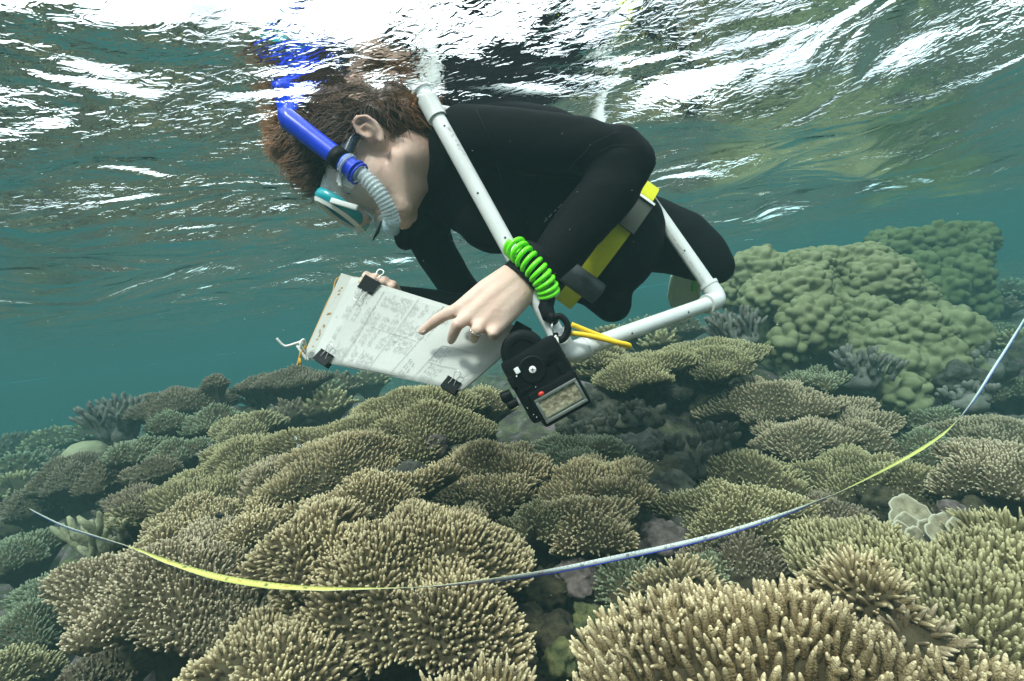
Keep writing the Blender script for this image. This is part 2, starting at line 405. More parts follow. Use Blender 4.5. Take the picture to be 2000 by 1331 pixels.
#            label, cx, cy, half-width, half-height, depth, options
TABLES = [
 ('large tan coral filling the bottom edge with thick pale tipped fingers', 1500, 1330, 430, 170, 0.56, dict(m='tan', lod=2, single=300, sp=0.0106, bl=0.042, br=0.0043, dome=0.42, tilt=0, side=0.5, nw=0.35, upw=1.0, spread=0.45)),
 ('wide olive coral carpet in the lower corner behind the foreground coral', 1800, 1150, 250, 150, 0.80, dict(m='olive', lod=1, single=300, sp=0.0104, bl=0.031, br=0.0039, dome=0.22, tilt=6, nw=0.5, upw=0.9, spread=0.4)),
 ('small pale tan tuft of coral growing out of the olive carpet', 1752, 1240, 62, 55, 0.66, dict(m='pink', lod=1, dome=0.6, bl=0.035, sp=0.014, spread=1.4, sink=0.08)),
 ('spiky tan tuft on the near end of the olive carpet', 1680, 1150, 70, 45, 0.72, dict(m='tan', lod=1, dome=0.5, bl=0.036, spread=1.3, sink=0.08)),
 ('upright olive crest of coral at the photo edge above the carpet', 1945, 1050, 60, 40, 0.92, dict(m='olive', dome=0.5, bl=0.036, sink=0.1)),
 ('broad domed tan coral in the middle under the yellow tape', 795, 1105, 228, 165, 0.94, dict(m='tan', lod=1, single=300, dome=0.40, tilt=12, bl=0.024, sp=0.0091, br=0.0036)),
 ('rounded shoulder of tan coral beside the broad domed one', 612, 1050, 100, 100, 0.97, dict(m='tan', lod=1, single=200, dome=0.45, tilt=14, bl=0.025)),
 ('knobbly tan coral lobe on the lower rim of the broad dome', 800, 1215, 130, 55, 0.86, dict(m='tan', lod=1, dome=0.35, tilt=14, spread=0.85, sink=0.1)),
 ('tan coral plate jutting out under the tape over a dark hollow', 345, 1120, 175, 105, 1.02, dict(m='pink', lod=1, single=200, dome=0.22, tilt=10, sink=0.22)),
 ('tan coral at the bottom edge below the hollow of the jutting plate', 545, 1285, 165, 95, 0.80, dict(m='tan', lod=1, single=200, dome=0.3, tilt=6, spread=0.8)),
 ('tips of a tan coral just showing at the bottom centre', 915, 1345, 105, 45, 0.66, dict(m='tan', lod=1, dome=0.4, bl=0.030)),
 ('brown coral crest behind the bottom edge coral', 600, 1170, 70, 45, 0.95, dict(m='brown', lod=1, dome=0.4, sink=0.1)),
 ('big tan coral table right below the clipboard', 775, 812, 190, 66, 1.62, dict(m='olive', dome=0.24, tilt=16)),
 ('tan coral terrace on the slope under the big coral table', 660, 890, 122, 56, 1.42, dict(m='tan', dome=0.25, tilt=18)),
 ('tan coral fan beside the hole under the clipboard', 935, 905, 108, 62, 1.42, dict(m='tan', dome=0.25, tilt=18)),
 ('low tan coral just behind the rounded shoulder', 715, 965, 145, 48, 1.18, dict(m='tan', dome=0.25, tilt=12)),
 ('small ball shaped coral sitting on the big coral table', 757, 832, 28, 26, 1.55, dict(m='olive', dome=0.9, spread=1.5, sink=0.05)),
 ('drooping tan coral rim below the coral fan', 965, 960, 70, 38, 1.30, dict(m='tan', dome=0.3, tilt=20, sink=0.1)),
 ('pale tan coral ledge at the shaded edge of the terrace', 545, 925, 62, 36, 1.42, dict(m='pink', dome=0.35, tilt=12)),
 ('curved olive coral ledge seen against the deeper reef', 500, 880, 92, 42, 1.62, dict(m='olive', dome=0.4, tilt=10)),
 ('long olive coral shelf behind the jutting plate', 395, 950, 100, 44, 1.48, dict(m='olive', dome=0.3, tilt=8)),
 ('tan coral cushion between the shelf and the jutting plate', 370, 1020, 95, 48, 1.25, dict(m='tan', dome=0.3, tilt=10)),
 ('tan coral clump squeezed against the rounded shoulder', 500, 1020, 65, 52, 1.15, dict(m='tan', dome=0.4, tilt=10)),
 ('round brown coral head above the gap left of the shelf', 265, 975, 50, 42, 1.45, dict(m='brown', dome=0.5)),
 ('tan coral plate with two steps below the dangling camera', 1150, 935, 125, 52, 1.36, dict(m='tan', dome=0.25, tilt=14)),
 ('pale fringed coral wedge in front of the two step plate', 1135, 1010, 105, 60, 1.18, dict(m='tan', lod=1, dome=0.3, tilt=18, spread=0.85)),
 ('slim tan coral tongue beside the pale fringed wedge', 1040, 1010, 60, 40, 1.2, dict(m='olive', dome=0.3, tilt=10)),
 ('small green coral cluster behind the two step plate', 1130, 878, 85, 36, 1.62, dict(m='green', dome=0.35, tilt=6)),
 ('green tan coral mound standing behind the white tape', 1420, 985, 115, 62, 1.25, dict(m='olive', dome=0.35, tilt=8)),
 ('dark fringe of coral under the white tape', 1440, 1075, 80, 45, 1.12, dict(m='brown', dome=0.4)),
 ('long green coral bank winding behind the tape', 1455, 920, 105, 34, 1.52, dict(m='olive', dome=0.35, tilt=4)),
 ('bright end of the coral bank crossed by the yellow tape', 1670, 915, 120, 52, 1.50, dict(m='olive', dome=0.3, tilt=10)),
 ('pale coral plate with drooping fingers above the bank', 1555, 845, 75, 38, 1.75, dict(m='pink', dome=0.3, tilt=6)),
 ('layered pale coral plate near the green boulder coral', 1640, 820, 88, 50, 1.85, dict(m='pink', dome=0.3, tilt=8)),
 ('flat pale coral tongue reaching out over the dark cave', 1490, 770, 100, 36, 2.0, dict(m='pink', dome=0.25, tilt=6)),
 ('small pale coral shelf behind the flat tongue', 1590, 735, 50, 34, 2.15, dict(m='green', dome=0.35)),
 ('long coral ledge running below the white pipe', 1375, 690, 105, 34, 2.25, dict(m='olive', dome=0.3, tilt=4)),
 ('near end of the coral ledge under the pipe corner', 1230, 712, 95, 30, 2.15, dict(m='olive', dome=0.3, tilt=4)),
 ('coral tuft peeping out beneath the pipe corner', 1165, 690, 50, 22, 2.3, dict(m='olive', dome=0.5)),
 ('dark coral clump between the white tape and the bank', 1610, 1010, 85, 58, 1.20, dict(m='brown', dome=0.4, tilt=6)),
 ('small coral bush hanging under the dark clump', 1545, 1075, 48, 34, 1.12, dict(m='olive', dome=0.6, spread=1.4, sink=0.06)),
 ('spiky coral bush in front of a round leaf coral', 1315, 1140, 82, 55, 1.0, dict(m='tan', lod=1, single=150, dome=0.55, tilt=10, spread=1.3, bl=0.027)),
 ('shaded green coral bush left of the spiky one', 1222, 1135, 55, 44, 1.05, dict(m='green', lod=1, dome=0.6, spread=1.4)),
 ('pale coral bush against the round leaf coral', 1385, 1115, 50, 40, 1.08, dict(m='green', lod=1, dome=0.6, spread=1.3)),
 ('pinkish coral thicket at the photo edge above the olive carpet', 1945, 905, 90, 70, 1.30, dict(m='pink', dome=0.3, tilt=10)),
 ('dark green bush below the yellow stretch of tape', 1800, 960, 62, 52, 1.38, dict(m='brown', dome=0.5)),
 ('small coral head beside the yellow stretch of tape', 1800, 870, 48, 40, 1.70, dict(m='green', dome=0.5)),
 ('rounded coral head under the far end of the boulder coral', 1830, 810, 36, 26, 2.1, dict(m='green', dome=0.6)),
 ('pale coral bank at the photo edge behind the tape', 1930, 835, 80, 30, 1.9, dict(m='pink', dome=0.35)),
 ('hazy coral plate beyond the tape near the photo edge', 1975, 750, 60, 30, 2.6, dict(m='green', dome=0.4)),
 ('hazy coral shelf high on the far slope', 1935, 650, 55, 22, 3.6, dict(m='green', dome=0.4)),
 ('little coral tuft at the corner of the clipboard', 938, 778, 48, 24, 1.9, dict(m='olive', dome=0.5, spread=1.3)),
 ('table coral on a gnarled stump in the far blue water', 570, 735, 62, 18, 2.7, dict(m='brown', dome=0.3, sink=0.22)),
 ('small shelf on the gnarled stump coral', 505, 745, 38, 14, 2.7, dict(m='brown', dome=0.4, sink=0.16)),
 ('lone mushroom shaped coral on a thin stalk', 420, 758, 22, 18, 2.5, dict(m='brown', dome=0.7, sink=0.16, spread=1.4)),
 ('pale plate coral in front of the gnarled stump', 480, 830, 58, 34, 2.05, dict(m='olive', dome=0.35, tilt=4)),
 ('green coral head below the lone mushroom coral', 410, 830, 45, 28, 2.2, dict(m='green', dome=0.5)),
 ('small round coral head on the reef crest', 330, 835, 32, 28, 2.25, dict(m='green', dome=0.7)),
 ('broad brown coral back along the reef crest', 360, 795, 75, 26, 2.55, dict(m='brown', dome=0.45)),
 ('brown coral knoll beside the grey finger coral', 300, 800, 45, 22, 2.7, dict(m='brown', dome=0.5)),
 ('domed green coral facing the deep side of the crest', 265, 890, 46, 38, 2.0, dict(m='green', dome=0.6)),
 ('knobby coral mound under the round head', 345, 890, 42, 32, 1.95, dict(m='green', dome=0.5)),
 ('green coral lump on the slope under the crest', 300, 925, 38, 30, 1.85, dict(m='brown', dome=0.6)),
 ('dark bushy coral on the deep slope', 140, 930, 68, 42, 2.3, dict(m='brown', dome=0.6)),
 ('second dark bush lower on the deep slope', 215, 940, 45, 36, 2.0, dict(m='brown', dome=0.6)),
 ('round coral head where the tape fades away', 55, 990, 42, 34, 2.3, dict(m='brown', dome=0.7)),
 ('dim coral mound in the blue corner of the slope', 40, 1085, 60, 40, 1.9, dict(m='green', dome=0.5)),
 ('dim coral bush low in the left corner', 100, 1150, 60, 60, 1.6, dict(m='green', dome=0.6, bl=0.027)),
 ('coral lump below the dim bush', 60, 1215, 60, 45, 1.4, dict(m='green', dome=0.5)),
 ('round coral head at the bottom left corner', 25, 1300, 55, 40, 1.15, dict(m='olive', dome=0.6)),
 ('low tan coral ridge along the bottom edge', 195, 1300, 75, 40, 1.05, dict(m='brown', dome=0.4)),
]
for lab, cx, cy_, w_, h_, d_, kw in TABLES:
    g_ = 1.0 if w_ > 160 else 1.05
    if cx < 480 and d_ > 1.8: cy_ -= 16
    colony('table_coral', lab, cx, cy_, w_ * g_, h_ * g_, d_, **kw)
# ------------------------------------------------------------------ far reef heads that fade into the water
for k, (lab, px, py, d, w_, h_) in enumerate([
    ('low hazy coral head at the far end of the deep slope', 40, 905, 3.2, 46, 22), ('hazy coral head just left of the smooth dome coral', 90, 895, 3.6, 40, 20), ('dim coral head at the photo edge above the fading tape', 20, 945, 2.8, 40, 24), ('dim coral head between the dark bush and the fading tape', 100, 975, 2.6, 36, 26),
    ('faint rounded coral head on the skyline at the far left', 30, 862, 4.4, 46, 20), ('faint flat coral head on the skyline next to the rounded one', 110, 852, 4.2, 44, 16), ('faint coral head on the skyline above the smooth dome coral', 180, 838, 3.9, 40, 16),
    ('faint coral head under the middle of the clipboard', 660, 745, 3.4, 46, 14), ('faintest coral head behind the big coral table', 720, 738, 4.0, 40, 12), ('hazy coral head right of the gnarled stump', 615, 760, 3.0, 40, 16), ('hazy coral head at the foot of the gnarled stump', 560, 800, 2.5, 36, 18), ('hazy coral head between stump and big coral table', 640, 780, 2.6, 40, 18),
    ('faint coral head in the middle beneath the long white pipe', 1250, 640, 3.6, 40, 12), ('faint coral head beneath the far pipe corner', 1330, 635, 3.8, 40, 12), ('faint coral head beside the yellow rubber loop', 1190, 650, 3.4, 36, 12), ('hazy coral head highest on the far slope at the photo edge', 1985, 560, 4.6, 40, 22), ('hazy coral head beside the darker boulder coral', 1950, 590, 4.0, 30, 16),
    ('hazy coral head where the white tape leaves the photo', 1990, 660, 3.2, 36, 18), ('hazy coral head left of the upper tape end', 1960, 700, 3.0, 34, 16), ('dim coral head at the photo edge below the fading tape', 15, 1030, 2.4, 34, 26), ('small hazy coral head under the pipe behind the coral ledge', 1290, 660, 3.0, 30, 12)]):
    colony('coral_head', lab, px, py, w_, h_, d, m=('green', 'brown', 'olive')[k % 3], dome=0.6, sp=0.019, bl=0.04, br=0.007, lod=0, seed=k, group='hazy coral heads far off', side=0.2)

# ------------------------------------------------------------------ reef rock under the corals
def terrain():
    X = np.concatenate([np.linspace(-16, -4.7, 34), np.linspace(-4.6, 3.6, 270), np.linspace(3.7, 16, 40)])
    Y = np.concatenate([np.linspace(-4, 0.05, 20), np.linspace(0.1, 5.6, 230), np.linspace(5.7, 26, 50)])
    gx, gy = np.meshgrid(X, Y); x = gx.ravel(); y = gy.ravel()
    B = np.array([b[:3] for b in COLONY_BASES])
    extra = [(-3.0, 3.0, -1.75), (-3.5, 1.5, -2.0), (-2.2, 0.6, -1.6), (-6, 5, -2.2), (-6, 0, -2.5), (-12, 10, -2.6), (-10, 20, -2.6), (0, 8, -0.95), (0, 16, -1.1), (4, 8, -0.9), (8, 6, -0.9), (10, 16, -1.0), (12, 0, -1.0), (4, 1, -0.95),
             (0, -2, -1.1), (4, -2, -1.1), (-4, -3, -2.0), (2.6, 2.6, -0.9), (2.2, 4.2, -0.85), (-1, 5, -1.05), (-3, 7, -1.6), (0.0, 0.5, -0.98), (0.15, 0.8, -1.05), (0.3, 1.0, -1.02), (-1.0, 1.0, -1.3), (-0.8, 0.75, -1.25)]
    B = np.concatenate([B, np.array(extra)])
    num = np.zeros_like(x); den = np.zeros_like(x)
    for bx, by_, bz in B:
        r2 = (x - bx) ** 2 + (y - by_) ** 2 + 0.006; wq = 1 / r2 ** 2; num += wq * bz; den += wq
    z = num / den
    p = np.stack([x, y, np.zeros_like(x)], 1)
    fade = np.clip((np.hypot(x, y) - 0.2) / 3, 0.4, 1.6)
    z = z - 0.02 + 0.055 * fbm(p * 4.0, 31, 4) + 0.030 * np.abs(fbm(p * 13, 37, 3)) * 2 + 0.10 * fade * fbm(p * 0.9, 41, 2) + 0.16 * np.clip((np.hypot(x, y) - 2.2) / 2, 0, 1) * fbm(p * 2.2, 44, 3)
    z = np.minimum(z, -0.30)
    edge = np.minimum(np.minimum(x + 16, 16 - x), np.minimum(y + 4, 26 - y)); rim = np.clip(1 - edge / np.where(y < 1, 2.2, 5.0), 0, 1); rim = rim * rim * (3 - 2 * rim)
    z = z * (1 - rim) - 0.01 * rim            # unseen ground rim, added to block sky light leaking in sideways
    p[:, 2] = z
    nx, ny = len(X), len(Y); i = np.arange(nx * ny).reshape(ny, nx)
    fc = np.stack([i[:-1, :-1].ravel(), i[:-1, 1:].ravel(), i[1:, 1:].ravel(), i[1:, :-1].ravel()], 1)
    m = bpy.data.materials.new('reef_rock'); m.use_nodes = True; n = m.node_tree; b = n.nodes['Principled BSDF']; b.inputs['Roughness'].default_value = 0.9; b.inputs['Specular IOR Level'].default_value = 0.1
    tcn = n.nodes.new('ShaderNodeTexCoord'); t = n.nodes.new('ShaderNodeTexNoise'); t.inputs['Scale'].default_value = 11; t.inputs['Detail'].default_value = 8; t.inputs['Roughness'].default_value = 0.65
    cr = n.nodes.new('ShaderNodeValToRGB'); cr.color_ramp.elements[0].position = 0.3; cr.color_ramp.elements[0].color = (0.035, 0.03, 0.022, 1); cr.color_ramp.elements[1].position = 0.75; cr.color_ramp.elements[1].color = (0.16, 0.14, 0.10, 1)
    for pos, c in ((0.42, (0.06, 0.045, 0.04, 1)), (0.52, (0.085, 0.085, 0.04, 1)), (0.60, (0.16, 0.11, 0.12, 1))):
        e = cr.color_ramp.elements.new(pos); e.color = c
    t2 = n.nodes.new('ShaderNodeTexNoise'); t2.inputs['Scale'].default_value = 60; t2.inputs['Detail'].default_value = 5
    bp = n.nodes.new('ShaderNodeBump'); bp.inputs['Strength'].default_value = 0.9; bp.inputs['Distance'].default_value = 0.012
    n.links.new(tcn.outputs['Object'], t.inputs['Vector']); n.links.new(t.outputs['Fac'], cr.inputs['Fac']); n.links.new(cr.outputs['Color'], b.inputs['Base Color'])
    n.links.new(tcn.outputs['Object'], t2.inputs['Vector']); n.links.new(t2.outputs['Fac'], bp.inputs['Height']); n.links.new(bp.outputs['Normal'], b.inputs['Normal'])
    global ROCK; ROCK = m
    ob = link('reef_ground', npmesh('reef_ground', p, fc), m); tag(ob, kind='structure')
    return BVHTree.FromPolygons([tuple(v) for v in p], [tuple(f) for f in fc.tolist()])
GROUND = terrain()
def ground_z(x, y):
    h = GROUND.ray_cast(Vector((x, y, 2)), Vector((0, 0, -1))); return h[0].z if h[0] else -1.2

# ------------------------------------------------------------------ the water body: even, pale blue green haze
def haze():
    bm = bmesh.new(); bmesh.ops.create_cube(bm, size=1.0)
    for v in bm.verts: v.co = Vector((v.co.x * 36, 11 + v.co.y * 34, -2.4 + v.co.z * 5.2))
    me = bm_mesh('haze', bm); m = bpy.data.materials.new('sea_water'); m.use_nodes = True; n = m.node_tree; n.nodes.clear()
    o = n.nodes.new('ShaderNodeOutputMaterial'); v = n.nodes.new('ShaderNodeVolumePrincipled')
    v.inputs['Density'].default_value = 0.21; v.inputs['Color'].default_value = (0.055, 0.110, 0.110, 1); v.inputs['Absorption Color'].default_value = (0.0, 0.20, 0.20, 1); v.inputs['Anisotropy'].default_value = 0.0
    n.links.new(v.outputs[0], o.inputs['Volume'])
    ob = link('haze', me, m); tag(ob, 'blue green sea water filling the whole view', 'water', kind='stuff')
haze()
# ------------------------------------------------------------------ boulder corals: lobes covered with round knobs
def ico(sub):
    bm = bmesh.new(); bmesh.ops.create_icosphere(bm, subdivisions=sub, radius=1.0)
    V = np.array([v.co[:] for v in bm.verts]); bm.verts.index_update(); Fc = np.array([[v.index for v in f.verts] for f in bm.faces]); bm.free(); return V, Fc
ICO = {k: ico(k) for k in (2, 3, 4, 5, 6)}
PORITES = mat('boulder_coral', (0.165, 0.165, 0.08), 0.85, 0.1, noise=(14, 0.8, (0.25, 0.24, 0.13)), bump=(160, 0.35, 0.002))
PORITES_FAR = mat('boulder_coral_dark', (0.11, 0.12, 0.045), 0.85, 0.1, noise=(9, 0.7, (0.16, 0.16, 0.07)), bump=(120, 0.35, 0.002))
def boulder(name, label, lobes, m, knob=0.045, sub=5):
    base = lobes[0]; c = P(*base[:3]); root = empty(name, (c.x, c.y, ground_z(c.x, c.y))); tag(root, label, 'coral', 'lumpy boulder corals')
    for i, (px, py, d, rpx, asp) in enumerate(lobes):
        c = P(px + min(34, max(0, px - 1600) * 0.18) * (0 if m is PORITES_FAR else 1), py - 28, d); R = 0.86 * rpx * d / F; V, Fc = ICO[6 if R > 0.2 else 5]
        rg = np.random.default_rng(500 + i + int(px)); n = max(30, int(4 * PI / ((knob / R) ** 2) * 1.15))
        kk = np.arange(n) + 0.5; phi = np.arccos(1 - 2 * kk / n); th = PI * (1 + 5 ** 0.5) * kk
        Q = np.stack([np.cos(th) * np.sin(phi), np.sin(th) * np.sin(phi), np.cos(phi)], 1) + rg.normal(0, 0.26 * knob / R, (n, 3)); Q /= np.linalg.norm(Q, axis=1, keepdims=True)
        size = rg.uniform(0.75, 1.25, n)
        best = np.full(len(V), 9.0)
        for a in range(0, len(V), 4000):
            dd = np.linalg.norm(V[a:a + 4000, None, :] - Q[None], axis=2) * R / (knob * 0.54 * size[None]); best[a:a + 4000] = dd.min(1)
        hgt = np.sqrt(np.clip(1.06 - np.clip(best, 0, 1.02) ** 2, 0, 2)) * knob * 0.72
        big = fbm(V * 1.6 + i * 7, 60, 2) * 0.16 * R
        W = V * (R * 0.80 + hgt + big)[:, None]; W[:, 2] *= asp
        W = W + np.array(c); o = link('lobe', npmesh('lobe', W, Fc), m); attach(o, root)
boulder('boulder_coral', 'large lumpy green boulder coral rising close to the surface', [
    (1600, 680, 3.0, 165, 1.0), (1560, 575, 2.95, 92, 0.8), (1660, 560, 3.0, 95, 0.75), (1480, 560, 3.0, 70, 0.85), (1500, 610, 2.75, 62, 0.9), (1560, 600, 2.65, 72, 0.85), (1600, 555, 2.95, 60, 0.85),
    (1580, 660, 2.52, 70, 0.95), (1540, 700, 2.5, 40, 1.0), (1690, 590, 2.8, 90, 0.85), (1740, 620, 2.8, 72, 0.9), (1745, 690, 2.55, 95, 0.9), (1810, 690, 2.6, 78, 1.0), (1830, 760, 2.5, 52, 1.1),
    (1780, 740, 2.45, 72, 1.0), (1720, 750, 2.42, 62, 0.95), (1740, 800, 2.3, 48, 0.9), (1440, 600, 3.1, 50, 0.9), (1660, 670, 2.7, 90, 0.9), (1680, 700, 2.55, 60, 0.9)], PORITES, 0.057)
boulder('boulder_coral', 'darker lumpy boulder coral standing in the haze behind the large one', [
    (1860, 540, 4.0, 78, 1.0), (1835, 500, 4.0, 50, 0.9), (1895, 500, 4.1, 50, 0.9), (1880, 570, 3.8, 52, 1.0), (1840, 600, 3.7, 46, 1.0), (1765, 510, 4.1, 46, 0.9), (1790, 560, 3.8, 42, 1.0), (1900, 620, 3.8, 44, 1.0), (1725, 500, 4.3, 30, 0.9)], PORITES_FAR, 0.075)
SMOOTH = mat('smooth_coral', (0.30, 0.28, 0.17), 0.9, 0.1, bump=(90, 0.5, 0.003))
def dome_coral(name, label, px, py, d, rx, rz, m, bumps):
    c = P(px, py, d); V, Fc = ICO[5]; R = rx * d / F
    W = V * (R * (1 + 0.10 * fbm(V * 1.7 + px, 70, 3) + bumps * fbm(V * 9, 71, 2)))[:, None]; W[:, 2] *= rz / rx
    o = link(name, npmesh(name, W + np.array(c), Fc), m); tag(o, label, 'coral'); return o
dome_coral('dome_coral', 'smooth pale dome coral on the deep side of the crest', 168, 892, 2.5, 40, 30, SMOOTH, 0.02)

# ------------------------------------------------------------------ grey finger corals and a dead branching coral
FINGER = mat('finger_coral', (0.20, 0.18, 0.155), 0.9, 0.1, noise=(30, 0.8, (0.10, 0.10, 0.075)), bump=(90, 0.7, 0.004))
DEAD = mat('dead_coral', (0.085, 0.078, 0.058), 0.95, 0.1, noise=(24, 0.9, (0.03, 0.03, 0.022)), bump=(70, 0.9, 0.006))
def finger(label, px, py, d, w_, h_, n, r, m, name='finger_coral', fork=True):
    rg = np.random.default_rng(int(px * 3 + py)); c = P(px, py, d); root = empty(name, (c.x, c.y, c.z - h_ * d / F)); tag(root, label, 'coral', 'upright finger corals')
    base = link('base', npmesh('base', ICO[3][0] * (1 + 0.25 * fbm(ICO[3][0] * 2.5 + px, 3, 3))[:, None] * np.array([w_ * d / F * 0.85, w_ * d / F * 0.7, h_ * d / F * 0.8]) + np.array(c) - np.array([0, 0, h_ * d / F * 0.75]), ICO[3][1]), m); attach(base, root)
    for i in range(n):
        p = c + Vector((rg.uniform(-1, 1) * w_ * d / F * 0.85, rg.uniform(-0.8, 0.6) * w_ * d / F, rg.uniform(-0.9, -0.25) * h_ * d / F))
        dr = Vector(((p.x - c.x) / (w_ * d / F) * 0.5 + rg.normal(0, 0.2), rg.normal(0, 0.25) - 0.15, 1)).normalized(); L = h_ * d / F * rg.uniform(0.9, 1.5)
        mb = MB(); pts = []; rr = []
        for k_ in range(7):
            t = k_ / 6; pts.append(p + dr * L * t + Vector((math.sin(t * 4 + i), math.cos(t * 3 + i), 0)) * 0.08 * L * t); rr.append(r * (1.0 - 0.25 * t + 0.22 * math.sin(t * 9 + i * 2)) * (0.5 if k_ == 6 else 1))
        mb.tube(pts, rr, 8)
        if fork:
            for sgn in (-1, 1):
                q = pts[3]; d2 = (dr + Vector((sgn * rg.uniform(0.5, 0.9), rg.normal(0, 0.4), 0.1))).normalized()
                mb.tube([q, q + d2 * L * 0.25, q + d2 * L * 0.42 + dr * L * 0.08, q + d2 * L * 0.45 + dr * L * 0.16], [r * 0.8, r * 0.75, r * 0.7, r * 0.3], 7)
        mb.build('finger', m, root)
finger('grey finger coral standing on the far reef crest', 232, 815, 2.6, 36, 44, 30, 0.013, FINGER)
finger('grey finger coral in the gap below the stump', 455, 878, 2.0, 42, 34, 26, 0.010, FINGER)
finger('gnarled grey coral fingers forming the stump', 560, 770, 2.75, 52, 36, 30, 0.016, FINGER)
finger('grey coral fingers at the foot of the boulder coral', 1440, 640, 2.55, 45, 38, 28, 0.013, FINGER)
finger('grey coral fingers between the boulder coral lobes', 1680, 712, 2.3, 46, 36, 26, 0.012, FINGER)
finger('dark grey finger coral beside the flat tongue', 1400, 700, 2.5, 40, 26, 10, 0.017, FINGER)
finger('dead forked coral in the dark cave', 1320, 885, 1.55, 62, 40, 12, 0.011, DEAD, 'dead_coral')
finger('second dead forked coral leaning over the cave', 1385, 865, 1.6, 42, 42, 9, 0.012, DEAD, 'dead_coral')
finger('dead coral stubs under the dangling camera', 1240, 800, 1.9, 60, 30, 12, 0.014, DEAD, 'dead_coral')
finger('rubbly dead coral behind the green cluster', 1150, 835, 1.85, 60, 22, 12, 0.014, DEAD, 'dead_coral')
finger('grey dead coral on the shaded slope above the jutting plate', 230, 1000, 1.55, 30, 34, 8, 0.010, DEAD, 'dead_coral')
finger('bleached dead coral snag beside the jutting plate', 195, 1060, 1.35, 26, 60, 9, 0.011, mat('bleached_coral', (0.36, 0.34, 0.22), 0.9, 0.1, noise=(20, 0.8, (0.16, 0.16, 0.09)), bump=(70, 0.9, 0.006)), 'dead_coral')
finger('dim coral stubs on the slope near the photo edge', 1905, 700, 2.5, 50, 34, 12, 0.018, FINGER)
finger('pale coral rubble stubs behind the far end of the tape', 1890, 770, 2.2, 40, 26, 12, 0.015, FINGER)

# ------------------------------------------------------------------ leaf corals
LEAFC = mat('leaf_coral', (0.31, 0.27, 0.18), 0.85, 0.1, noise=(70, 0.9, (0.18, 0.155, 0.10)), bump=(220, 0.6, 0.003))
RIMC = mat('leaf_rim', (0.42, 0.39, 0.29), 0.85, 0.1)
def leaf_coral(label, px, py, d, w_, tilt, n, col=LEAFC):
    c = P(px, py, d); root = empty('leaf_coral', tuple(c - Vector((0, 0, 0.05)))); tag(root, label, 'coral', 'thin leaf corals')
    rg = np.random.default_rng(int(px)); R = w_ * d / F
    for i in range(n):
        th = np.arange(40) * 2 * PI / 40; f1 = rg.uniform(0, 6); Ri = R * (1 if i == 0 else rg.uniform(0.5, 0.8)); rows = []
        out = 1 + 0.10 * np.cos(3 * th + f1) + 0.06 * np.cos(7 * th + f1 * 2) + 0.03 * np.cos(13 * th)
        off = Vector((0, 0, 0)) if i == 0 else Vector((rg.uniform(-1.3, 0.9) * R, -0.012 * i - 0.01, rg.uniform(-0.5, 0.1) * R))
        tl = math.radians(tilt + rg.uniform(-12, 12)); up_l = Vector((rg.normal(0, 0.15), math.sin(tl), math.cos(tl))).normalized()
        nr = Vector((0, -math.cos(tl), math.sin(tl))); ex = up_l.cross(nr).normalized()
        for q, t in ((0.02, 0), (0.3, 0), (0.6, 0), (0.85, 0), (0.97, 0), (1.0, 0.003), (0.97, 0.007), (0.6, 0.010), (0.02, 0.012)):
            rr = q * out * Ri; curl = 0.22 * q * q * Ri + 0.02 * Ri * np.cos(6 * th + f1) * q
            rows.append(np.array(c + off)[None] + np.outer(rr * np.cos(th), np.array(ex)) + np.outer(rr * np.sin(th), np.array(up_l)) + np.outer(curl - t, np.array(nr)))
        V = np.concatenate(rows); idx = np.arange(len(rows) * 40).reshape(-1, 40); nx = np.roll(idx, -1, 1)
        o = link('leaf', npmesh('leaf', V, np.stack([idx[:-1].ravel(), nx[:-1].ravel(), nx[1:].ravel(), idx[1:].ravel()], 1)), col); attach(o, root)
        rp = [Vector(v) for v in rows[5]]; rm = MB().tube(rp + [rp[0]], 0.0022, 6, False).build('rim', RIMC); attach(rm, o)
leaf_coral('pale leaf coral discs beside the olive carpet', 1778, 1012, 1.04, 40, 35, 7)
leaf_coral('round grey leaf coral behind the spiky bush', 1410, 1125, 1.12, 40, 10, 1, mat('grey_leaf', (0.13, 0.145, 0.095), 0.9, 0.1, noise=(30, 0.6, (0.2, 0.2, 0.13)), bump=(200, 0.5, 0.002)))

# ------------------------------------------------------------------ loose rocks in the gaps
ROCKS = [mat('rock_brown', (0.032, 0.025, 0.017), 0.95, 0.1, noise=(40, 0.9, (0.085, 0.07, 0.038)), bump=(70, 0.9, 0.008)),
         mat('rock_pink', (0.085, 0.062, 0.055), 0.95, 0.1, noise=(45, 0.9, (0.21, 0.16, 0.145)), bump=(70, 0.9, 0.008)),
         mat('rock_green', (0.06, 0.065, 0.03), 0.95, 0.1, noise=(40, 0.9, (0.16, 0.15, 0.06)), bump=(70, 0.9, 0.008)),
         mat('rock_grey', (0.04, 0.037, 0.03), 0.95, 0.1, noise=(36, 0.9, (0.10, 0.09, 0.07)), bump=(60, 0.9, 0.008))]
def rock(label, px, py, d, r, m, group, knob=0.0):
    c = P(px, py, d); R = r * d / F; V, Fc = ICO[4]; s = int(px * 7 + py) % 977
    h = 0.9 + 0.55 * fbm(V * 1.7 + s, 80, 4) + 0.34 * np.abs(fbm(V * 4 + s, 83, 4)) + 0.16 * fbm(V * 11 + s, 86, 3) + np.clip(0.010 / R, 0.05, 0.3) * fbm(V * R * 60 + s, 88, 3)
    if knob: h = h + knob * (1 - np.abs(vnoise(V * 4.2 + s, 90))) ** 2
    rg = np.random.default_rng(s); W = V * (R * h)[:, None] * np.array([rg.uniform(0.85, 1.25), 1, rg.uniform(0.65, 0.95)])
    o = link('reef_rock', npmesh('reef_rock', W + np.array(c), Fc), ROCKS[m]); tag(o, label, 'rock', group)
pk = 'pink crusted rubble'; dk = 'rocks in the dark gap'
